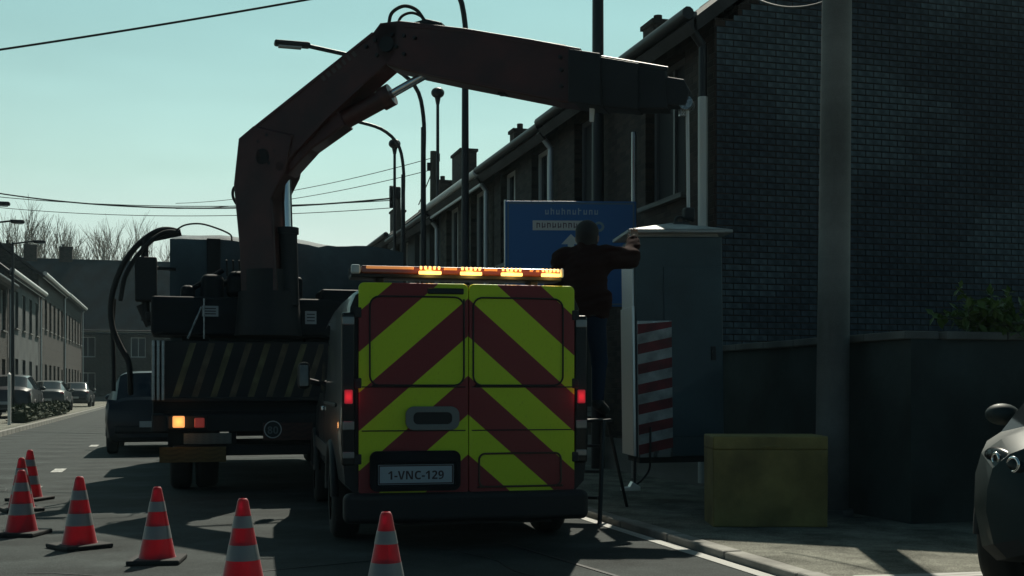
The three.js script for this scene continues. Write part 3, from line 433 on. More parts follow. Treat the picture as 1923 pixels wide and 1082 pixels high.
  obj('slewing_base', [new THREE.CylinderGeometry(0.34, 0.38, 0.5, 24).translate(base.x + 0.02, 2.05, base.z), new THREE.CylinderGeometry(0.27, 0.27, 0.3, 24).translate(base.x + 0.02, 2.4, base.z)], M.craneDark, col);
  const b1 = obj('inner_boom', pl2([[468, 290], [466, 268], [478, 256], [714, 70], [726, 54], [756, 56], [752, 108], [735, 127], [690, 166], [622, 228], [566, 288], [540, 322]], 0.30), M.craneRed, truck);
  for (const [a, b, w2, rr] of [[508, 300, 0.2, 0.09], [738, 92, 0.2, 0.085], [540, 318, 0.2, 0.05]]) obj('pivot_pin', bar(cp(a, b, -w2), cp(a, b, w2), rr, rr, 16), M.craneDark, b1);
  const flange = (pts, w, th) => { const g = []; for (let k = 0; k < pts.length - 1; k++) { const a = cp(...pts[k]), b = cp(...pts[k + 1]); const d = b.clone().sub(a), L2 = d.length(), q2 = bx(L2, th, w, L2 / 2, 0, 0); const [ax, ay] = crane(...pts[k]), [bx2, by] = crane(...pts[k + 1]); q2.rotateZ(Math.atan2(by - ay, bx2 - ax)); q2.translate(ax, ay, 0); g.push(fix(q2)); } return merge(g); };
  obj('flange', flange([[480, 255], [712, 71]], 0.36, 0.03), M.craneRed, b1); obj('flange', flange([[570, 286], [624, 228], [692, 166]], 0.36, 0.03), M.craneRed, b1);
  obj('bolt', [[500, 272], [516, 260], [530, 290], [520, 312], [700, 96], [716, 84], [748, 74], [756, 96], [720, 112]].map(([a, b]) => bar(cp(a, b, 0.14), cp(a, b, 0.20), 0.022, 0.022, 6)), M.craneDark, b1).userData.kind = 'stuff';
  { const rl = rng(55), g = []; for (let k = 0; k < 7; k++) { const a = 618 + k * 9.5, b = 152 - k * 7.4; const q2 = bx(0.03 + 0.02 * rl(), 0.10, 0.004, 0, 0, 0); q2.rotateZ(R(38)); const [ca, cb] = crane(a, b); q2.translate(ca, cb, 0.172); g.push(fix(q2)); } obj('faded_lettering', g, mat([0.16, 0.12, 0.11], 0.7, { map: rep(mottle, 0.2) }), b1); }
  // lifting cylinder beside the column
  const lc = obj('lift_cylinder', [bar(cp(544, 574), cp(540, 432), 0.105, 0.105, 18), bar(cp(540, 440), cp(540, 428), 0.125, 0.125, 18)], M.craneDark, truck);
  obj('piston_rod', bar(cp(540, 432), cp(537, 318), 0.056, 0.056, 16), M.chrome, lc);
  const fc = obj('boom_cylinder', [pl2([[548, 330], [552, 268], [640, 212], [652, 238], [590, 282]], 0.2), bar(cp(600, 252), cp(733, 178), 0.10, 0.105, 18), bar(cp(716, 188), cp(736, 177), 0.125, 0.125, 18)], M.craneRed, truck);
  obj('piston_rod', bar(cp(733, 178), cp(800, 140), 0.045, 0.045, 14), M.chrome, fc);
  const ob = obj('outer_boom', [pl2([[716, 72], [728, 54], [760, 50], [880, 64], [1000, 84], [1092, 101], [1084, 197], [1060, 195], [860, 156], [795, 142], [740, 128], [722, 106]], 0.30)], M.craneRed, truck);
  obj('flange', flange([[770, 57], [880, 66], [1000, 88], [1076, 101]], 0.36, 0.025), M.craneRed, ob); obj('flange', flange([[800, 143], [860, 155], [1060, 194]], 0.36, 0.025), M.craneRed, ob); obj('bolt', [[770, 76], [790, 80], [770, 110], [1060, 116], [1062, 140], [1062, 170]].map(([a, b]) => bar(cp(a, b, 0.14), cp(a, b, 0.20), 0.022, 0.022, 6)), M.craneDark, ob).userData.kind = 'stuff';
  obj('stop_lug', pl2([[938, 166], [952, 168], [950, 179], [938, 178]], 0.1, 0.005), M.craneDark, ob);
  obj('valve_block', [pl2([[782, 50], [806, 44], [832, 50], [836, 62], [786, 56]], 0.2), pl2([[1010, 82], [1060, 90], [1058, 98], [1010, 90]], 0.12)], M.craneDark, ob);
  const ext = obj('boom_extension', [pl2([[1078, 104], [1130, 112], [1134, 204], [1078, 196]], 0.36), pl2([[1130, 116], [1200, 128], [1200, 208], [1130, 202]], 0.25), pl2([[1198, 134], [1250, 142], [1254, 206], [1198, 206]], 0.2), pl2([[1250, 150], [1284, 156], [1296, 178], [1288, 200], [1252, 198]], 0.15)], M.craneDark, truck);
  obj('extension_ram', [bar(cp(1080, 104, 0.05), cp(1255, 134, 0.05), 0.035), bar(cp(1130, 108, -0.06), cp(1240, 128, -0.06), 0.03)], M.darkMetal, ext);
  obj('marker_plate', [pl2([[1078, 119], [1094, 121], [1094, 126], [1078, 124]], 0.38, 0.003), pl2([[1162, 137], [1180, 138], [1178, 143], [1160, 142]], 0.28, 0.003)], M.white, ext);
  obj('hanging_tag', pl2([[1108, 203], [1116, 204], [1114, 228], [1108, 228]], 0.03, 0.003), M.white, ext);
  obj('tip_sheave', [bar(cp(1290, 196, -0.09), cp(1290, 196, 0.09), 0.07, 0.07, 18), rb(0.06, 0.08, 0.06, 0.01).translate(...cp(1281, 212).toArray())], M.galv, ext);
  obj('lifting_rope', bar(cp(1291, 205), cp(1293, 400), 0.018, 0.018, 8), mat([0.6, 0.61, 0.6], 0.6), truck);
  const hk = obj('hook', [rb(0.12, 0.13, 0.10, 0.03).translate(...cp(1293, 402).toArray()), bar(cp(1293, 396), cp(1293, 408), 0.035, 0.03, 12), new THREE.TorusGeometry(0.04, 0.014, 8, 18, 5).translate(...cp(1294, 416).toArray())], M.craneDark, truck);
  // hoses
  const hose = (pts, r, dz = 0) => tube(pts.map(([a, b, c = 0]) => V((a - 330) * 0.0004368 * 13.2 - TX, CAMH + (HORIZON - b) / F * 13.2, -0.35 + dz + c)), r, 60, 8);
  obj('hydraulic_hose', [tube([cp(736, 54, 0.1), cp(742, 30, 0.1), cp(764, 17, 0.1), cp(788, 24, 0.1), cp(806, 48, 0.1)], 0.02, 30), tube([cp(738, 54, -0.08), cp(748, 28, -0.08), cp(768, 20, -0.08), cp(790, 30, -0.08), cp(800, 50, -0.08)], 0.016, 30)], M.rubber, ob);
  obj('hydraulic_hose', [tube([cp(460, 348, 0.1), cp(449, 356, 0.12), cp(447, 372, 0.12), cp(455, 390, 0.1), cp(464, 404, 0.1)], 0.017, 24)], M.rubber, col);
  obj('hydraulic_hose', [hose([[338, 431], [318, 427], [296, 430], [258, 458], [226, 505], [209, 560], [210, 612], [226, 652], [240, 678], [243, 702], [243, 740, -0.2]], 0.032), hose([[336, 434], [312, 434], [288, 448], [252, 488], [234, 522], [228, 552], [226, 566]], 0.026, 0.1), hose([[213, 560], [210, 610], [212, 680], [212, 735]], 0.024, -0.1), hose([[330, 430], [346, 420], [376, 416], [410, 424], [432, 433], [440, 440, -0.3]], 0.010, 0.1)], M.rubber, truck);
  obj('hose_post', [bar(V(XT(272), YT(600), -0.35), V(XT(270), YT(444), -0.35), 0.05, 0.04), rb(0.24, 0.5, 0.2, 0.02, XT(273), YT(522), -0.33), bar(V(XT(280), YT(610), -0.35), V(XT(262), YT(570), -0.35), 0.05), bar(V(XT(270), YT(448), -0.35), V(XT(340), YT(431), -0.35), 0.03), rb(0.1, 0.1, 0.1, 0.02, XT(280), YT(592), -0.3)], M.black, truck);
  obj('bed_rail', [bar(V(XT(282), YT(492), -0.75), V(XT(330), YT(494), -0.75), 0.02)], M.black, truck);
}

// ---------------------------------------------------------------- suspended cabinet
{ const c = at(1266, 730, 12.02), W = 0.893, Dp = 0.62, y0 = 0.52, y1 = 2.72;
  const cab = thing('kiosk_cabinet', 'tall grey blue kiosk cabinet with pale lid hanging from the crane rope', 'cabinet', [c.x, 0, c.z], -R(10.2)); cab.rotation.z = 0.012;
  obj('shell', planarUV(rb(W, y1 - y0, Dp, 0.015, 0, (y0 + y1) / 2, 0)), M.cabinet, cab);
  obj('plinth', bx(W - 0.06, 0.06, Dp - 0.06, 0, y0 - 0.03, 0), M.black, cab);
  obj('door_panel', [planarUV(rb(W - 0.30, y1 - y0 - 0.5, 0.012, 0.004, 0.14, (y0 + y1) / 2 - 0.05, Dp / 2 + 0.006))], M.cabinet, cab);
  obj('lock', [rb(0.05, 0.14, 0.02, 0.006, 0.34, 1.55, Dp / 2 + 0.02), bar(V(0.34, 1.56, Dp / 2 + 0.02), V(0.34, 1.56, Dp / 2 + 0.045), 0.018)], M.darkMetal, cab);
  obj('side_panel', [rb(0.02, 0.62, Dp - 0.08, 0.006, -W / 2 - 0.010, y1 - 0.48, 0), rb(0.03, 1.5, Dp - 0.04, 0.006, -W / 2 - 0.015, y0 + 0.76, 0)], M.alu, cab).userData.label = 'bright metal side panel';
  obj('corner_bracket', [rb(0.05, 0.12, 0.1, 0.01, -W / 2 - 0.02, y1 - 0.06, Dp / 2 - 0.05), rb(0.05, 0.06, 0.06, 0.01, -W / 2 - 0.03, y1 + 0.02, Dp / 2 - 0.02)], M.galv, cab);
  const LW = 1.06 / 2, LD = 0.42, ap = 0.12; // low pyramid lid
  const lg = new THREE.ConeGeometry(1, ap, 4, 1).rotateY(PI / 4).scale(LW * Math.SQRT2, 1, LD * Math.SQRT2).translate(0, y1 + 0.06 + ap / 2, 0);
  const lid = obj('lid', [planarUV(lg.toNonIndexed()), rb(LW * 2, 0.03, LD * 2, 0.008, 0, y1 + 0.043, 0), bx(W - 0.06, 0.03, Dp - 0.04, 0, y1 + 0.014, 0)], M.lid, cab);
  lid.geometry.computeVertexNormals();
  obj('lifting_eye', [new THREE.TorusGeometry(0.045, 0.014, 8, 20).translate(0.09, y1 + 0.20, 0), rb(0.16, 0.05, 0.16, 0.01, 0.09, y1 + 0.155, 0)], M.darkMetal, cab);
  // striped warning board on the front
  const wb = obj('warning_board', rb(0.35, 1.36, 0.014, 0.003, -W / 2 + 0.185, 1.20, Dp / 2 + 0.022), M.galv, cab);
  const red = mat([0.30, 0.020, 0.03], 0.5, { map: rep(mottle, 0.3) }), wh = mat([0.66, 0.67, 0.64], 0.5, { map: rep(mottle, 0.3) });
  const xa = -W / 2 + 0.015, xb = -W / 2 + 0.36, zt = Dp / 2 + 0.030, hgt = 1.36 / 13.6;
  for (let k = 0; k < 13; k++) { const yy = 1.88 - (k + 1) * hgt, dy = 0.07; const yl = v => Math.max(0.53, Math.min(1.87, v)); obj(k % 2 ? 'white_stripe' : 'red_stripe', poly([[xa, yl(yy - dy / 2)], [xb, yl(yy + dy / 2)], [xb, yl(yy + hgt + dy / 2)], [xa, yl(yy + hgt - dy / 2)]], 0.003).translate(0, 0, zt), k % 2 ? wh : red, wb); }
  obj('hanging_strap', [tube([V(-W / 2 + 0.13, 0.82, Dp / 2 + 0.05), V(-W / 2 + 0.12, 0.55, Dp / 2 + 0.06), V(-W / 2 + 0.11, 0.40, Dp / 2 + 0.05), V(-W / 2 + 0.03, 0.29, Dp / 2 + 0.04), V(-W / 2 - 0.04, 0.24, Dp / 2 + 0.03)], 0.011, 30), bar(V(-W / 2 - 0.02, 0.52, Dp / 2), V(-W / 2 - 0.03, 0.25, Dp / 2 + 0.02), 0.012)], M.darkMetal, cab);
  obj('foot_bracket', [poly([[-0.12, 0], [0.05, 0], [0.05, 0.03], [-0.02, 0.075], [-0.05, 0.03], [-0.12, 0.02]], 0.1, 0.006).translate(-W / 2 - 0.04, 0.2, Dp / 2 - 0.02)], M.alu, cab);
}

// ---------------------------------------------------------------- blue road sign
{ const c = at(1072, 730, 15), W = 1.68, H = 1.35, yt = 3.6;
  const s = thing('road_sign', 'blue direction sign with pale border on two posts behind the worker', 'road sign', [c.x, 0, c.z], -R(14));
  obj('post', bar(V(-W / 2 + 0.02, 0.05, -0.05), V(-W / 2 + 0.02, yt + 0.02, -0.05), 0.035, 0.035, 12), M.galv, s);
  obj('post', bar(V(W / 2 - 0.02, 0.05, -0.05), V(W / 2 - 0.02, yt + 0.9, -0.05), 0.035, 0.035, 12), M.galv, s);
  obj('panel', rb(W, H, 0.03, 0.01, 0, yt - H / 2, 0), M.signBlue, s);
  const b = 0.022, z = 0.018; obj('border', [bx(W - 0.06, b, 0.006, 0, yt - 0.03, z), bx(W - 0.06, b, 0.006, 0, yt - H + 0.03, z), bx(b, H - 0.06 - b, 0.006, -W / 2 + 0.035, yt - H / 2, z), bx(b, H - 0.06 - b, 0.006, W / 2 - 0.035, yt - H / 2, z)], mat([0.10, 0.18, 0.26], 0.5), s);
  // lettering too blurred to read in the photo: rows of strokes
  const r = rng(8), strokes = (x0, x1, y, h, n, m) => { const g = []; for (let k = 0; k < n; k++) { const w = (x1 - x0) / n, x = x0 + (k + 0.5) * w, t = r(); g.push(bx(w * 0.2, h * (0.7 + 0.3 * (t > 0.6)), 0.003, x - w * 0.25, y + (t > 0.6 ? h * 0.12 : 0), z)); if (t < 0.8) g.push(bx(w * 0.18, h * 0.68, 0.003, x + w * 0.2, y, z)); g.push(bx(w * 0.5, h * 0.16, 0.003, x, y + (t > 0.5 ? h * 0.28 : -h * 0.27), z + 0.0005)); } return obj('lettering', g, m, s); };
  const kx = px => (px - 1072) * 15 / F, ky = py => CAMH + (HORIZON - py) / F * 15;
  strokes(kx(1022), kx(1125), ky(399), 0.085, 10, mat([0.32, 0.46, 0.56], 0.5));
  const pl = obj('name_plate', rb(kx(1098) - kx(1000), 0.125, 0.008, 0.003, kx(1049), ky(424), z), mat([0.62, 0.64, 0.62], 0.5), s);
  const st = []; for (let k = 0; k < 9; k++) { const x = kx(1006) + k * 0.068; st.push(bx(0.012, 0.07, 0.002, x + 0.015, ky(424), z + 0.0055), bx(0.035, 0.012, 0.002, x + 0.03, ky(424) + (r() > 0.5 ? 0.025 : -0.02), z + 0.006), bx(0.012, 0.05, 0.002, x + 0.048, ky(424), z + 0.0055)); } obj('plate_lettering', st, mat([0.10, 0.06, 0.09], 0.6), pl);
  obj('arrow', poly([[kx(1072), ky(440)], [kx(1054), ky(459)], [kx(1066), ky(459)], [kx(1066), ky(486)], [kx(1078), ky(486)], [kx(1078), ky(459)], [kx(1092), ky(459)]].reverse(), 0.004).translate(0, 0, z - 0.002), mat([0.62, 0.66, 0.64], 0.5), s);
  obj('symbol', new THREE.TorusGeometry(0.05, 0.016, 8, 24).scale(1, 1, 0.3).translate(kx(1125), ky(426), z), mat([0.22, 0.34, 0.38], 0.5), s); }

// ---------------------------------------------------------------- worker on a step ladder
{ const c = at(1097, 730, 11.0), base = 0.93, turn = -R(34);
  const lad = thing('step_ladder', 'aluminium step ladder under the worker beside the van', 'ladder', [c.x, 0.05 * (c.x > KX), c.z], turn);
  const rails = [], h = base - 0.03; for (const sx of [-1, 1]) { rails.push(bar(V(sx * 0.3, 0, 0.62), V(sx * 0.21, h, 0.1), 0.02)); rails.push(bar(V(sx * 0.3, 0, -0.55), V(sx * 0.2, h, -0.1), 0.016)); }
  obj('rail', rails, M.darkMetal, lad); for (let k = 1; k < 4; k++) { const f = k / 4; obj('step', rb(0.56 - 0.17 * f, 0.025, 0.085, 0.005, 0, h * f, 0.62 - 0.52 * f), M.darkMetal, lad); }
  obj('platform', rb(0.44, 0.03, 0.34, 0.006, 0, h, -0.02), M.darkMetal, lad);
  const P = thing('person', 'worker in a dark brown jacket on a ladder reaching for the cabinet top', 'person', [c.x, base - 0.015 + 0.05, c.z], turn); P.scale.setScalar(1.04);
  const J = { ankL: V(-0.10, 0.09, 0.0), ankR: V(0.11, 0.09, -0.06), toeL: V(-0.12, 0.035, -0.17), toeR: V(0.13, 0.035, -0.23), kneeL: V(-0.105, 0.48, -0.05), kneeR: V(0.115, 0.48, -0.11), hipL: V(-0.095, 0.88, 0), hipR: V(0.095, 0.88, -0.01), pel: V(0, 0.94, 0), waist: V(0, 1.10, -0.01), chest: V(0.01, 1.30, -0.03), neck: V(0.01, 1.45, -0.04), head: V(0.012, 1.58, -0.075), crown: V(0.012, 1.65, -0.06), shL: V(-0.185, 1.40, -0.03), shR: V(0.195, 1.41, -0.05), elL: V(-0.29, 1.16, -0.06), wrL: V(-0.27, 0.99, -0.22), elR: V(0.36, 1.42, -0.27), wrR: V(0.36, 1.60, -0.44) };
  const legs = [['hipL', 'kneeL', 0.088, 0.058], ['kneeL', 'ankL', 0.057, 0.038], ['hipR', 'kneeR', 0.088, 0.058], ['kneeR', 'ankR', 0.057, 0.038], ['hipL', 'hipR', 0.1, 0.1], ['pel', 'waist', 0.125, 0.118]];
  const trunk = [['pel', 'waist', 0.128, 0.122], ['waist', 'chest', 0.122, 0.145], ['chest', 'neck', 0.13, 0.06], ['shL', 'shR', 0.072, 0.072]];
  const arms = [['shL', 'elL', 0.062, 0.044], ['elL', 'wrL', 0.043, 0.029], ['shR', 'elR', 0.062, 0.044], ['elR', 'wrR', 0.043, 0.029]];
  const feet = [['ankL', 'toeL', 0.045, 0.036], ['ankR', 'toeR', 0.045, 0.036]];
  const headB = [['neck', 'head', 0.058, 0.06], ['head', 'crown', 0.088, 0.092]];
  const extra = [[V(0.012, 1.535, -0.125), V(0.012, 1.56, -0.12), 0.04, 0.055], [V(0.012, 1.60, -0.165), V(0.012, 1.565, -0.178), 0.012, 0.017], [V(-0.085, 1.60, -0.06), V(-0.087, 1.565, -0.06), 0.016, 0.012], [V(0.109, 1.60, -0.06), V(0.111, 1.565, -0.06), 0.016, 0.012]];
  function field(bones, inflate, res, lo, hi, k = 0.035, cut) {
    const mc = new MarchingCubes(res, M.black, false, false, 120000), n = res, size = Math.max(hi.x - lo.x, hi.y - lo.y, hi.z - lo.z), cen = lo.clone().add(hi).multiplyScalar(0.5);
    const B = bones.map(b => { const a = b[0].isVector3 ? b[0] : J[b[0]], c2 = b[1].isVector3 ? b[1] : J[b[1]]; return { a, d: c2.clone().sub(a), r0: b[2] + inflate, r1: b[3] + inflate, m: a.clone().add(c2).multiplyScalar(0.5), R: a.distanceTo(c2) / 2 + Math.max(b[2], b[3]) + inflate + 0.12 }; });
    const p = V(), t = V(); mc.isolation = 0;
    for (let z = 0; z < n; z++) for (let y = 0; y < n; y++) for (let x = 0; x < n; x++) {
      p.set((x - n / 2) / (n / 2) * size / 2 + cen.x, (y - n / 2) / (n / 2) * size / 2 + cen.y, (z - n / 2) / (n / 2) * size / 2 + cen.z);
      let d = 0.2; for (const b of B) { if (p.distanceToSquared(b.m) > b.R * b.R) continue; t.copy(p).sub(b.a); const h = Math.max(0, Math.min(1, t.dot(b.d) / b.d.lengthSq())); t.addScaledVector(b.d, -h); const e = t.length() - (b.r0 + (b.r1 - b.r0) * h); const q = Math.max(k - Math.abs(d - e), 0) / k; d = Math.min(d, e) - q * q * k / 4; }
      if (cut) d = Math.max(d, cut(p));
      mc.field[x + y * n + z * n * n] = -d; }
    mc.update(); const cnt = mc.count !== undefined ? mc.count : mc.geometry.drawRange.count, pa = mc.positionArray.slice(0, cnt * 3), na = mc.normalArray.slice(0, cnt * 3);
    for (let i = 0; i < cnt; i++) { pa[3 * i] = pa[3 * i] * size / 2 + cen.x; pa[3 * i + 1] = pa[3 * i + 1] * size / 2 + cen.y; pa[3 * i + 2] = pa[3 * i + 2] * size / 2 + cen.z; }
    const g = new THREE.BufferGeometry(); g.setAttribute('position', new THREE.BufferAttribute(new Float32Array(pa), 3)); g.computeVertexNormals(); const ge = toCreasedNormals(g, R(60)); ge.setAttribute('uv', new THREE.BufferAttribute(new Float32Array(cnt * 2), 2)); return ge; }
  const lo = V(-0.5, -0.02, -0.65), hi = V(0.5, 1.82, 0.3);
  const hand = (w, side, dir) => { const g = [], up = dir.clone().normalize(), s = V(side, 0, 0.25).normalize(), f = V().crossVectors(up, s); const palm = w.clone().addScaledVector(up, 0.045);
    const b = []; b.push([w, palm, 0.026, 0.034]); const lens = [0.066, 0.075, 0.07, 0.055];
    for (let k = 0; k < 4; k++) { const r = palm.clone().addScaledVector(s, (k - 1.5) * 0.019).addScaledVector(up, 0.022), m = r.clone().addScaledVector(up, lens[k] * 0.5).addScaledVector(f, -0.012), e = m.clone().addScaledVector(up, lens[k] * 0.32).addScaledVector(f, -0.03); b.push([r, m, 0.009, 0.0085], [m, e, 0.0085, 0.007]); }
    const r = w.clone().addScaledVector(up, 0.025).addScaledVector(s, -side * side * 0.03), m = r.clone().addScaledVector(s, -0.03).addScaledVector(up, 0.025), e = m.clone().addScaledVector(up, 0.028).addScaledVector(f, -0.01); b.push([r, m, 0.012, 0.011], [m, e, 0.01, 0.008]); return b; };
  const hL = hand(J.wrL, -1, J.wrL.clone().sub(J.elL)), hR = hand(J.wrR, 1, J.wrR.clone().sub(J.elR));
  const box = (b, pad) => { const q = new THREE.Box3(); for (const e of b) for (const p of [e[0], e[1]]) q.expandByPoint(p.isVector3 ? p : J[p]); return q.expandByScalar(pad); };
  const bl = box(hL, 0.04), br = box(hR, 0.04);
  const skinG = merge([field([...legs, ...trunk, ...arms, ...feet, ...headB, ...extra], 0, 110, lo, hi, 0.03), field(hL, 0, 56, bl.min, bl.max, 0.008), field(hR, 0, 56, br.min, br.max, 0.008)]);
  const skin = obj('body', skinG, mat([0.32, 0.19, 0.13], 0.6), P);
  const jm = phys([0.030, 0.011, 0.010], 0.95, { specularIntensity: 0.2 }), tm = phys([0.014, 0.028, 0.055], 0.95, { specularIntensity: 0.2 });
  const nj = p => Math.max(0.90 - p.y, p.y - 1.50, -1);
  const jk = obj('jacket', field([...trunk, ['pel', 'hipL', 0.11, 0.10], ['pel', 'hipR', 0.11, 0.10], ['shL', 'elL', 0.085, 0.07], ['shR', 'elR', 0.08, 0.068], ['elL', 'wrL', 0.062, 0.04], ['waist', 'chest', 0.16, 0.18], ['pel', 'waist', 0.17, 0.155], [V(-0.14, 1.02, 0.02), V(0.14, 1.02, 0.02), 0.1, 0.1], [V(0.01, 1.44, -0.02), V(0.01, 1.50, -0.035), 0.07, 0.066], ...arms.map(a => a[1][0] === 'w' ? [a[0], J[a[0]].clone().lerp(J[a[1]], 0.88), a[2], a[3] + 0.012] : a)], 0.026, 110, lo, hi, 0.05, p => 0.86 - p.y - 0.012 * Math.sin(p.x * 40)), jm, P);
  { const g = jk.geometry.attributes.position; for (let i = 0; i < g.count; i++) { const x = g.getX(i), y = g.getY(i), z = g.getZ(i), f = 0.007 * Math.sin(y * 46 + 9 * x + 3 * Math.sin(x * 13 + z * 8)) + 0.004 * Math.sin(y * 95 - x * 30); g.setXYZ(i, x + f * Math.sign(x), y, z + f); } jk.geometry.computeVertexNormals(); jk.geometry = toCreasedNormals(jk.geometry, R(70)); }
  obj('hem_band', bar(V(0, 0.875, 0), V(0, 0.915, 0), 0.185, 0.19, 22).scale(1.02, 1, 0.92), M.black, jk);
  obj('trousers', field(legs.map(l => l), 0.014, 100, V(-0.35, -0.02, -0.5), V(0.35, 1.1, 0.3), 0.03, p => Math.max(0.12 - p.y, p.y - 1.02)), tm, P);
  obj('boot', field(feet, 0.012, 60, V(-0.25, -0.02, -0.35), V(0.25, 0.2, 0.15), 0.02), M.black, P);
  obj('hair', field([['head', 'crown', 0.088, 0.092], [V(0.012, 1.60, -0.02), V(0.012, 1.5, -0.01), 0.075, 0.05]], 0.014, 60, V(-0.15, 1.4, -0.22), V(0.17, 1.8, 0.12), 0.03, p => -(p.z + 0.10) - 0.35 * (p.y - 1.6)), mat([0.02, 0.015, 0.014], 0.8), P);
  obj('eye', [new THREE.SphereGeometry(0.011, 10, 8).translate(-0.022, 1.60, -0.148), new THREE.SphereGeometry(0.011, 10, 8).translate(0.046, 1.60, -0.148)], M.white, skin);
}

// ---------------------------------------------------------------- traffic cones
{ const prof = [[0.125, 0.03], [0.118, 0.06], [0.032, 0.515], [0.026, 0.53], [0.001, 0.53]];
  const rad = y => 0.124 + (0.032 - 0.124) * (y - 0.03) / (0.515 - 0.03);
  const proto = thing('traffic_cone', '', 'traffic cone', [0, 0, 0], 0, 'traffic cones curving round the van');
  const redM = phys([0.95, 0.006, 0.055], 0.6, { map: rep(mottle, 0.8), transmission: 0.6, thickness: 0, side: THREE.DoubleSide });
  obj('base_plate', [rb(0.36, 0.035, 0.36, 0.012, 0, 0.0185, 0)], M.rubber, proto);
  const shell = new THREE.LatheGeometry([[0.13, 0.036], [0.124, 0.045], [0.032, 0.515], [0.024, 0.53], [0.014, 0.532]].map(p => new THREE.Vector2(...p)), 32);
  const cone = obj('cone_shell', shell, redM, proto);
  const band = (a, b) => new THREE.LatheGeometry([new THREE.Vector2(rad(a) + 0.003, a), new THREE.Vector2(rad(b) + 0.003, b)], 32);
  const bm = phys([0.26, 0.28, 0.28], 0.4, { transmission: 0.2, thickness: 0, side: THREE.DoubleSide });
  obj('reflective_band', band(0.17, 0.26), bm, proto); obj('reflective_band', band(0.36, 0.43), bm, proto);
  const list = [[725, 6.36, 1, 'traffic cone directly behind the left half of the van, nearest to the camera'], [456, 7.05, 1, 'traffic cone at the bottom edge, left of the van behind the lorry wheels'], [295, 8.1, 1, 'traffic cone in front of the left rear lorry wheel'], [149, 8.83, 1, 'glowing red traffic cone standing alone on the sunlit strip, second from the left'], [40, 9.6, 1.0, 'glowing red traffic cone in the front of the leftmost cluster'], [40, 11.5, 1, 'traffic cone directly behind the front cone of the leftmost cluster'], [56, 12.6, 1, 'farthest traffic cone, dark tip showing at the right of the leftmost cluster']];
  list.forEach(([px, D, sc, label], i) => { const o = i ? proto.clone() : proto; if (i) { o.name = numbered('traffic_cone'); scene.add(o); } const p = at(px, 730, D); o.position.set(p.x, 0, p.z); o.rotation.y = i * 0.7; o.scale.setScalar(1 + 0.02 * Math.sin(i * 2.3)); o.userData = { ...proto.userData, label }; }); }

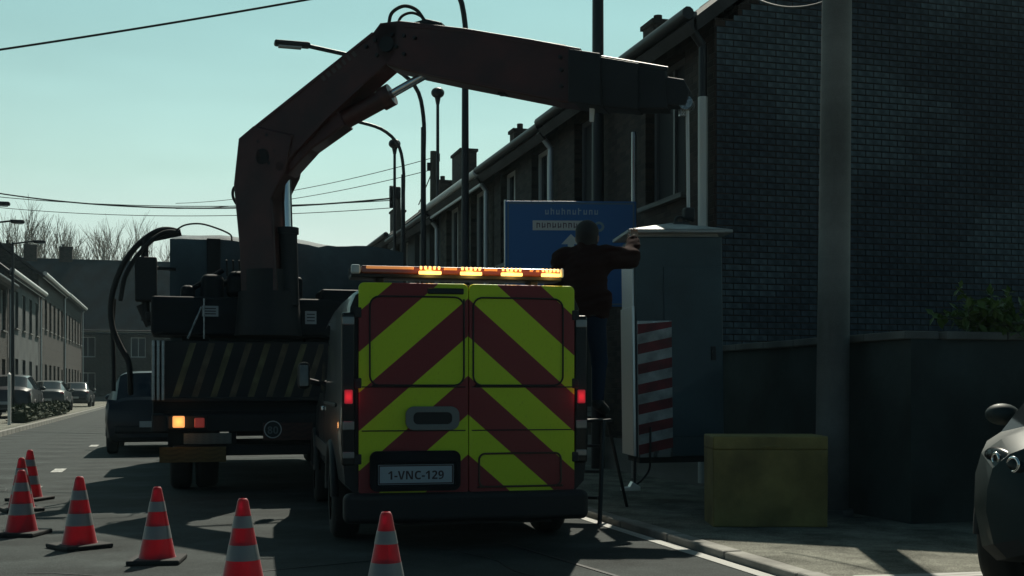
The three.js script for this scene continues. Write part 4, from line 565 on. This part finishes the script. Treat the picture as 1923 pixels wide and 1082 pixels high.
// ---------------------------------------------------------------- cars
function car(name, label, paint, pos, turn, { L = 4.3, w = 0.88, h = 1.47, group, tall = false } = {}) {
  const c = thing(name, label, 'car', pos, turn, group), kz = L / 4.3, kh = h / 1.47;
  const pr = (z, b, W, belt, wr, top) => ({ z: z * kz, p: [[0, b], [W * 0.86, b], [W * 0.95, b + 0.07], [W, (b + belt) / 2], [W * 0.992, belt - 0.12], [W * 0.955, belt * kh], [wr, (top - 0.05) * kh], [wr * 0.86, (top - 0.012) * kh], [wr * 0.5, (top + 0.006) * kh], [0, (top + 0.012) * kh]].map(([x, y]) => [x * w / 0.88, y]) });
  const st = tall ? [pr(0.0, 0.3, 0.60, 0.66, 0.5, 0.76), pr(0.06, 0.26, 0.74, 0.74, 0.62, 0.87), pr(0.24, 0.22, 0.84, 0.81, 0.70, 0.94), pr(0.65, 0.22, 0.90, 0.86, 0.72, 0.965), pr(1.08, 0.22, 0.91, 0.90, 0.74, 0.985), pr(1.8, 0.22, 0.91, 0.94, 0.64, 1.45), pr(2.15, 0.22, 0.91, 0.95, 0.645, 1.50), pr(2.7, 0.22, 0.91, 0.96, 0.64, 1.50), pr(3.9, 0.22, 0.90, 0.98, 0.63, 1.45), pr(4.2, 0.24, 0.88, 0.99, 0.68, 1.02), pr(4.27, 0.26, 0.84, 0.88, 0.66, 0.97), pr(4.3, 0.32, 0.72, 0.72, 0.58, 0.8)] : [pr(0.0, 0.3, 0.62, 0.56, 0.5, 0.62), pr(0.07, 0.24, 0.74, 0.64, 0.6, 0.70), pr(0.28, 0.2, 0.83, 0.73, 0.66, 0.80), pr(0.65, 0.2, 0.87, 0.82, 0.70, 0.89), pr(1.08, 0.2, 0.88, 0.90, 0.73, 0.965), pr(1.8, 0.2, 0.88, 0.93, 0.60, 1.41), pr(2.15, 0.2, 0.88, 0.94, 0.605, 1.46), pr(2.7, 0.2, 0.88, 0.95, 0.60, 1.465), pr(3.4, 0.2, 0.88, 0.97, 0.58, 1.40), pr(3.98, 0.24, 0.84, 0.98, 0.64, 1.06), pr(4.2, 0.26, 0.80, 0.86, 0.64, 0.95), pr(4.3, 0.32, 0.70, 0.70, 0.56, 0.78)];
  const G = loft(st, (i, j, sg) => j === -1 ? 'body' : i === 4 && j >= 6 ? 'windscreen' : i === 8 && j >= 6 ? 'rear_window' : j === 5 && i >= 4 && i <= 7 ? (sg > 0 ? 'winR' : 'winL') : j < 2 ? 'sill' : 'body');
  obj('body', G.body, paint, c); obj('sill', G.sill, M.black, c); for (const k of ['windscreen', 'rear_window']) obj(k, G[k], M.carGlass, c); obj('side_window', G.winL, M.carGlass, c); obj('side_window', G.winR, M.carGlass, c);
  const W = w;
  for (const sg of [-1, 1]) { for (const z of [0.82, 3.45]) { wheel(0.315, 0.2, sg * (W - 0.09), 0.315, z * kz, c, sg); obj('wheel_arch', new THREE.TorusGeometry(0.345, 0.03, 8, 24, PI).rotateY(PI / 2).translate(sg * (W - 0.012), 0.33, z * kz), M.black, c); }
    const mr = obj('mirror', new THREE.SphereGeometry(1, 18, 12).scale(0.105, 0.07, 0.07).translate(sg * (W + 0.05), 1.0 * kh, 1.42 * kz), paint, c); obj('mirror_foot', bar(V(sg * (W - 0.06), 0.95 * kh, 1.45 * kz), V(sg * (W + 0.02), 0.98 * kh, 1.43 * kz), 0.03), M.black, mr);
    const hl = obj('headlight', new THREE.SphereGeometry(1, 20, 12).scale(0.17, 0.07, 0.05).rotateZ(sg * 0.22).rotateY(-sg * 0.75).translate(sg * 0.66 * W / 0.88, tall ? 0.76 : 0.66, 0.13 * kz), M.lensSmoke, c); obj('reflector', [new THREE.TorusGeometry(0.036, 0.009, 8, 18).rotateY(-sg * 0.6).translate(sg * 0.60 * W / 0.88, tall ? 0.755 : 0.655, 0.035), new THREE.TorusGeometry(0.028, 0.008, 8, 18).rotateY(-sg * 0.8).translate(sg * 0.70 * W / 0.88, tall ? 0.78 : 0.68, 0.10)], M.chrome, hl);
    obj('tail_light', rb(0.2, 0.16, 0.16, 0.04, sg * 0.68 * W / 0.88, 0.84, 4.14 * kz), M.lensRed, c);
    for (const z of [1.55, 2.55]) obj('door_gap', bx(0.006, 0.5, 0.012, sg * (W + 0.0005), 0.62, z * kz), M.black, c); obj('door_handle', rb(0.03, 0.03, 0.15, 0.01, sg * (W + 0.002), 0.84, 2.38 * kz), M.chrome, c); }
  obj('grille', [rb(0.8, 0.1, 0.03, 0.01, 0, 0.60, 0.0), rb(1.0, 0.12, 0.03, 0.01, 0, 0.40, 0.02)], M.black, c);
  obj('bumper', [rb(1.35, 0.13, 0.1, 0.04, 0, 0.46, 4.29 * kz)], M.black, c);
  obj('number_plate', rb(0.5, 0.11, 0.012, 0.003, 0, 0.56, 4.35 * kz), mat([0.42, 0.45, 0.46], 0.5), c);
  obj('number_plate', rb(0.5, 0.11, 0.012, 0.003, 0, 0.40, -0.005), mat([0.42, 0.45, 0.46], 0.5), c);
  return c;
}
const paint = (c, r = 0.35, cc = 0.5) => phys(c, r, { metalness: 0.1, specularIntensity: 0.6, clearcoat: cc, clearcoatRoughness: 0.05 });
car('parked_car', 'dark blue car driving away just left of the lorry', paint([0.006, 0.012, 0.022], 0.4, 0.3), [-0.38, 0, -(22.1 + 4.3)], 0, { w: 0.84, h: 1.5, tall: true });
car('parked_car', 'dark grey car cut off at the bottom right corner, facing the camera', paint([0.014, 0.026, 0.027], 0.55, 0.12), [4.55, 0.05, -4.66], PI - R(50), { h: 1.45, tall: true });
car('parked_car', 'nearest of the parked cars by the left kerb, beside the white post', paint([0.05, 0.05, 0.055]), [-5.85, 0.12, -50], 0, { h: 1.6, w: 0.86, group: 'cars parked along the left kerb' });
car('parked_car', 'middle one of the parked cars by the left kerb', paint([0.09, 0.1, 0.1]), [-5.85, 0.12, -63], 0, { group: 'cars parked along the left kerb' });
car('parked_car', 'farthest of the parked cars by the left kerb, behind the low hedge end', paint([0.05, 0.055, 0.06]), [-5.7, 0.12, -77], 0, { group: 'cars parked along the left kerb' });

// ---------------------------------------------------------------- lamps, masts, poles
const lampMast = (label, x, s, h, arm, drop, group, r = 0.055) => { const t = thing('street_lamp', label, 'street lamp', [x, 0.05, -s], 0, group);
  const pts = []; for (let k = 0; k <= 6; k++) pts.push(V(0, (h - 1.1) * k / 6, 0)); const sg = Math.sign(arm), a = Math.abs(arm); pts.push(V(sg * 0.12, h - 0.62, 0), V(sg * 0.45, h - 0.32, 0), V(sg * a * 0.5, h - 0.16, 0), V(arm, h, 0));
  obj('mast', [tube(pts, r * 0.75, 60, 10), bar(V(0, 0, 0), V(0, h - 1.3, 0), r * 1.35, r * 0.9, 12), bar(V(0, 0, 0), V(0, 1.0, 0), r * 1.8, r * 1.7, 12)], M.darkMetal, t);
  const l = obj('lamp_head', rb(0.62, 0.09, 0.2, 0.04, arm + sg * 0.28, h + 0.01, 0), M.darkMetal, t); obj('lens', rb(0.4, 0.03, 0.15, 0.01, arm + sg * 0.32, h - 0.045, 0), M.lensClear, l); return t; };
const gl = 'curved street lamps of the right pavement';
lampMast('nearest curved street lamp of the right pavement, its mast cut by the top edge', 3.98, 16.3, 7.45, -2.2, 0, gl, 0.052);
lampMast('curved street lamp with a long flat arm reaching over the crane boom', 4.28, 20.7, 7.15, -2.05, 0, gl, 0.05);
{ const t = lampMast('lower curved street lamp whose bend shows under the crane cylinder', 4.95, 26.2, 7.3, -2.1, 0, gl, 0.05); }
{ const gg = 'left lamps'; [[-4.8, 36.4, 'highest'], [-4.85, 40.2, 'middle'], [-4.75, 45.5, 'lowest']].forEach(([x, s, n]) => { const t = thing('street_lamp', `${n} of the three small street lamps at the left edge before the bare trees`, 'street lamp', [x - 0.9, 0.12, -s], 0, 'small street lamps of the left pavement');
  obj('mast', [bar(V(0, 0, 0), V(0, 6.35, 0), 0.07, 0.045), bar(V(0, 6.3, 0), V(0.75, 6.42, 0), 0.03)], M.darkMetal, t); const l = obj('lamp_head', rb(0.42, 0.11, 0.2, 0.04, 0.9, 6.4, 0), M.darkMetal, t); obj('lens', rb(0.26, 0.03, 0.14, 0.01, 0.92, 6.335, 0), M.lensClear, l); }); }
{ const mast = (px, D, pyTop, y0, label, r) => { const p = at(px, pyTop, D), t = thing('lamp_post', label, 'lamp post', [p.x, 0.05, p.z], 0, 'thin masts with round heads');
    obj('mast', bar(V(0, 0, 0), V(0, p.y - 0.15, 0), r * 1.2, r * 0.8), M.darkMetal, t); obj('globe', new THREE.SphereGeometry(0.16, 20, 14).scale(1, 0.8, 1).translate(0.0, p.y - 0.08, 0), M.darkMetal, t); obj('collar', bar(V(0, p.y - 0.36, 0), V(0, p.y - 0.16, 0), 0.04, 0.08), M.darkMetal, t); };
  mast(822, 28, 172, 0, 'tall thin mast with a round head between the two lamp curves', 0.045); mast(741, 31, 268, 0, 'shorter thin mast with a round head left of the lamp curves', 0.045); }
{ const p = at(1129, 0, 16.9), t = thing('utility_pole', 'dark pole rising above the crane boom, behind the blue sign', 'pole', [p.x - 0.05, 0.05, p.z]); obj('shaft', bar(V(0, 0, 0), V(0, 9.2, 0), 0.10, 0.075, 14), M.darkMetal, t); obj('cap', bar(V(0, 9.2, 0), V(0, 9.26, 0), 0.09, 0.06, 14), M.darkMetal, t); }
{ const p = at(814, 288, 30), t = thing('utility_pole', 'dark wooden pole with insulators beside the broad chimney stack', 'pole', [p.x, 0.05, p.z]); obj('shaft', bar(V(0, 0, 0), V(0, p.y, 0), 0.13, 0.085, 12), M.bark, t); obj('insulator', [bar(V(0.12, p.y - 0.25, 0), V(0.12, p.y - 0.05, 0), 0.05), bar(V(-0.12, p.y - 0.5, 0), V(-0.12, p.y - 0.3, 0), 0.05), bar(V(0.1, p.y - 0.75, 0), V(0.1, p.y - 0.55, 0), 0.05)], M.black, t); }
{ const p = at(745, 360, 33), t = thing('utility_pole', 'dark leaning pole with a bundle of fittings where the cables end', 'pole', [p.x, 0.05, p.z]); obj('shaft', bar(V(0.06, 0, 0), V(0, p.y, 0), 0.16, 0.11, 12), M.bark, t); obj('fitting', [rb(0.3, 0.35, 0.25, 0.04, -0.05, p.y - 0.1, 0), bar(V(-0.15, p.y - 0.5, 0), V(-0.15, p.y + 0.1, 0), 0.06), bar(V(0.18, p.y - 0.6, 0), V(0.18, p.y - 0.2, 0), 0.05)], M.black, t); }
{ const p = thing('marker_post', 'slim white post at the left kerb beside the parked cars', 'post', [-4.75, 0.12, -37.5]); obj('shaft', [rb(0.09, 1.5, 0.09, 0.02, 0, 0.75, 0)], M.white, p); obj('cap', new THREE.ConeGeometry(0.065, 0.07, 4).rotateY(PI / 4).translate(0, 1.535, 0), M.white, p); }

// ---------------------------------------------------------------- cables
{ const cable = (label, a, b, sag, r) => { const m = []; for (let k = 0; k <= 12; k++) { const t = k / 12, p = a.clone().lerp(b, t); p.y -= sag * 4 * t * (1 - t); m.push(p); } const o = obj('overhead_cable', tube(m, r, 40, 6), M.wire); o.userData = { label, category: 'cable', group: 'overhead cables' }; };
  cable('thick overhead cable crossing the top left corner', at(-60, 102, 20), at(640, -12, 20), 0.03, 0.02);
  cable('thickest cable of the sagging bundle ending at the leaning pole', at(-40, 357, 42), at(742, 372, 33), 0.45, 0.024);
  cable('upper thin cable just above the thickest one of the bundle', at(-40, 366, 42), at(742, 376, 33), 0.28, 0.013);
  cable('lowest thin cable of the bundle ending at the leaning pole', at(-40, 386, 42), at(742, 390, 33), 0.3, 0.011);
  cable('thin cable rising right to the top of the wooden pole', at(330, 382, 44), at(814, 296, 30), 0.25, 0.010);
  cable('thin cable rising right just below the upper rising cable', at(330, 392, 44), at(814, 318, 30), 0.25, 0.010);
  cable('steep guy cable from the wooden pole down to the roofs', at(816, 312, 30), at(786, 385, 30), 0, 0.014);
  cable('short drooping cable between the brick gable and the concrete pole', at(1400, -14, 12.9), at(1572, -6, 10.9), 0.13, 0.013); }

// ---------------------------------------------------------------- bare trees and hedge
{ const tree = (label, px, D, pyTop, seed, spread) => { const top = at(px, pyTop, D), r = rng(seed), t = thing('bare_tree', label, 'tree', [top.x, 0, top.z], 0, 'bare trees beyond the roofs'), H = top.y, trunk = [], crown = [];
    const grow = (p, d, len, rad, lev) => { const e = p.clone().addScaledVector(d, len); (lev < 2 ? trunk : crown).push(bar(p, e, rad, rad * 0.68, lev < 2 ? 8 : lev < 4 ? 5 : 3)); if (lev >= 6) return; const n = lev === 0 ? 4 : 2 + (r() < 0.55); for (let k = 0; k < n; k++) { const q = d.clone().add(V((r() - 0.5) * spread, 0.12 + 0.25 * r(), (r() - 0.5) * spread)).normalize(); grow(p.clone().lerp(e, 0.62 + 0.38 * r()), q, len * (0.66 + 0.2 * r()), rad * 0.6, lev + 1); } };
    grow(V(0, 0, 0), V(0, 1, 0), H * 0.31, H * 0.017, 0); obj('trunk', trunk, M.bark, t); obj('crown', crown, M.twig, t); };
  tree('tall bare tree at the left edge behind the small lamps', 8, 122, 392, 3, 1.0); tree('tall bare tree with fine twigs left of the chimney pair', 62, 126, 396, 4, 1.0); tree('slim bare tree right of the tallest ones', 104, 128, 400, 8, 0.9); tree('bare tree showing above the slate roof behind the hoses', 200, 130, 400, 12, 1.1); tree('small bare tree between the hoses and the lorry load', 295, 130, 415, 13, 1.35); }
{ const h = thing('low_hedge', 'low dark hedge strip at the left roadside before the parked cars', 'hedge', [-4.75, 0.12, -47]); const r = rng(41), g = [];
  obj('hedge_core', rb(0.45, 0.4, 15, 0.12, 0, 0.2, 0, 3), M.hedge, h);
  for (let k = 0; k < 5000; k++) { const s = 0.04 + 0.05 * r(), x = (r() - 0.5) * 0.6, y = 0.05 + 0.45 * r(), z = (r() - 0.5) * 15.2; const l = new THREE.BufferGeometry(); l.setAttribute('position', new THREE.Float32BufferAttribute([-s, 0, 0, s, 0, 0, 0, 1.6 * s, 0], 3)); l.computeVertexNormals(); l.rotateX((r() - 0.5) * 3); l.rotateY(r() * 6.3); l.translate(x, y, z); g.push(l); }
  obj('leaf', g, mat([0.035, 0.055, 0.025], 0.8, { side: THREE.DoubleSide }), h).userData.kind = 'stuff'; }

renderer.render(scene, camera);
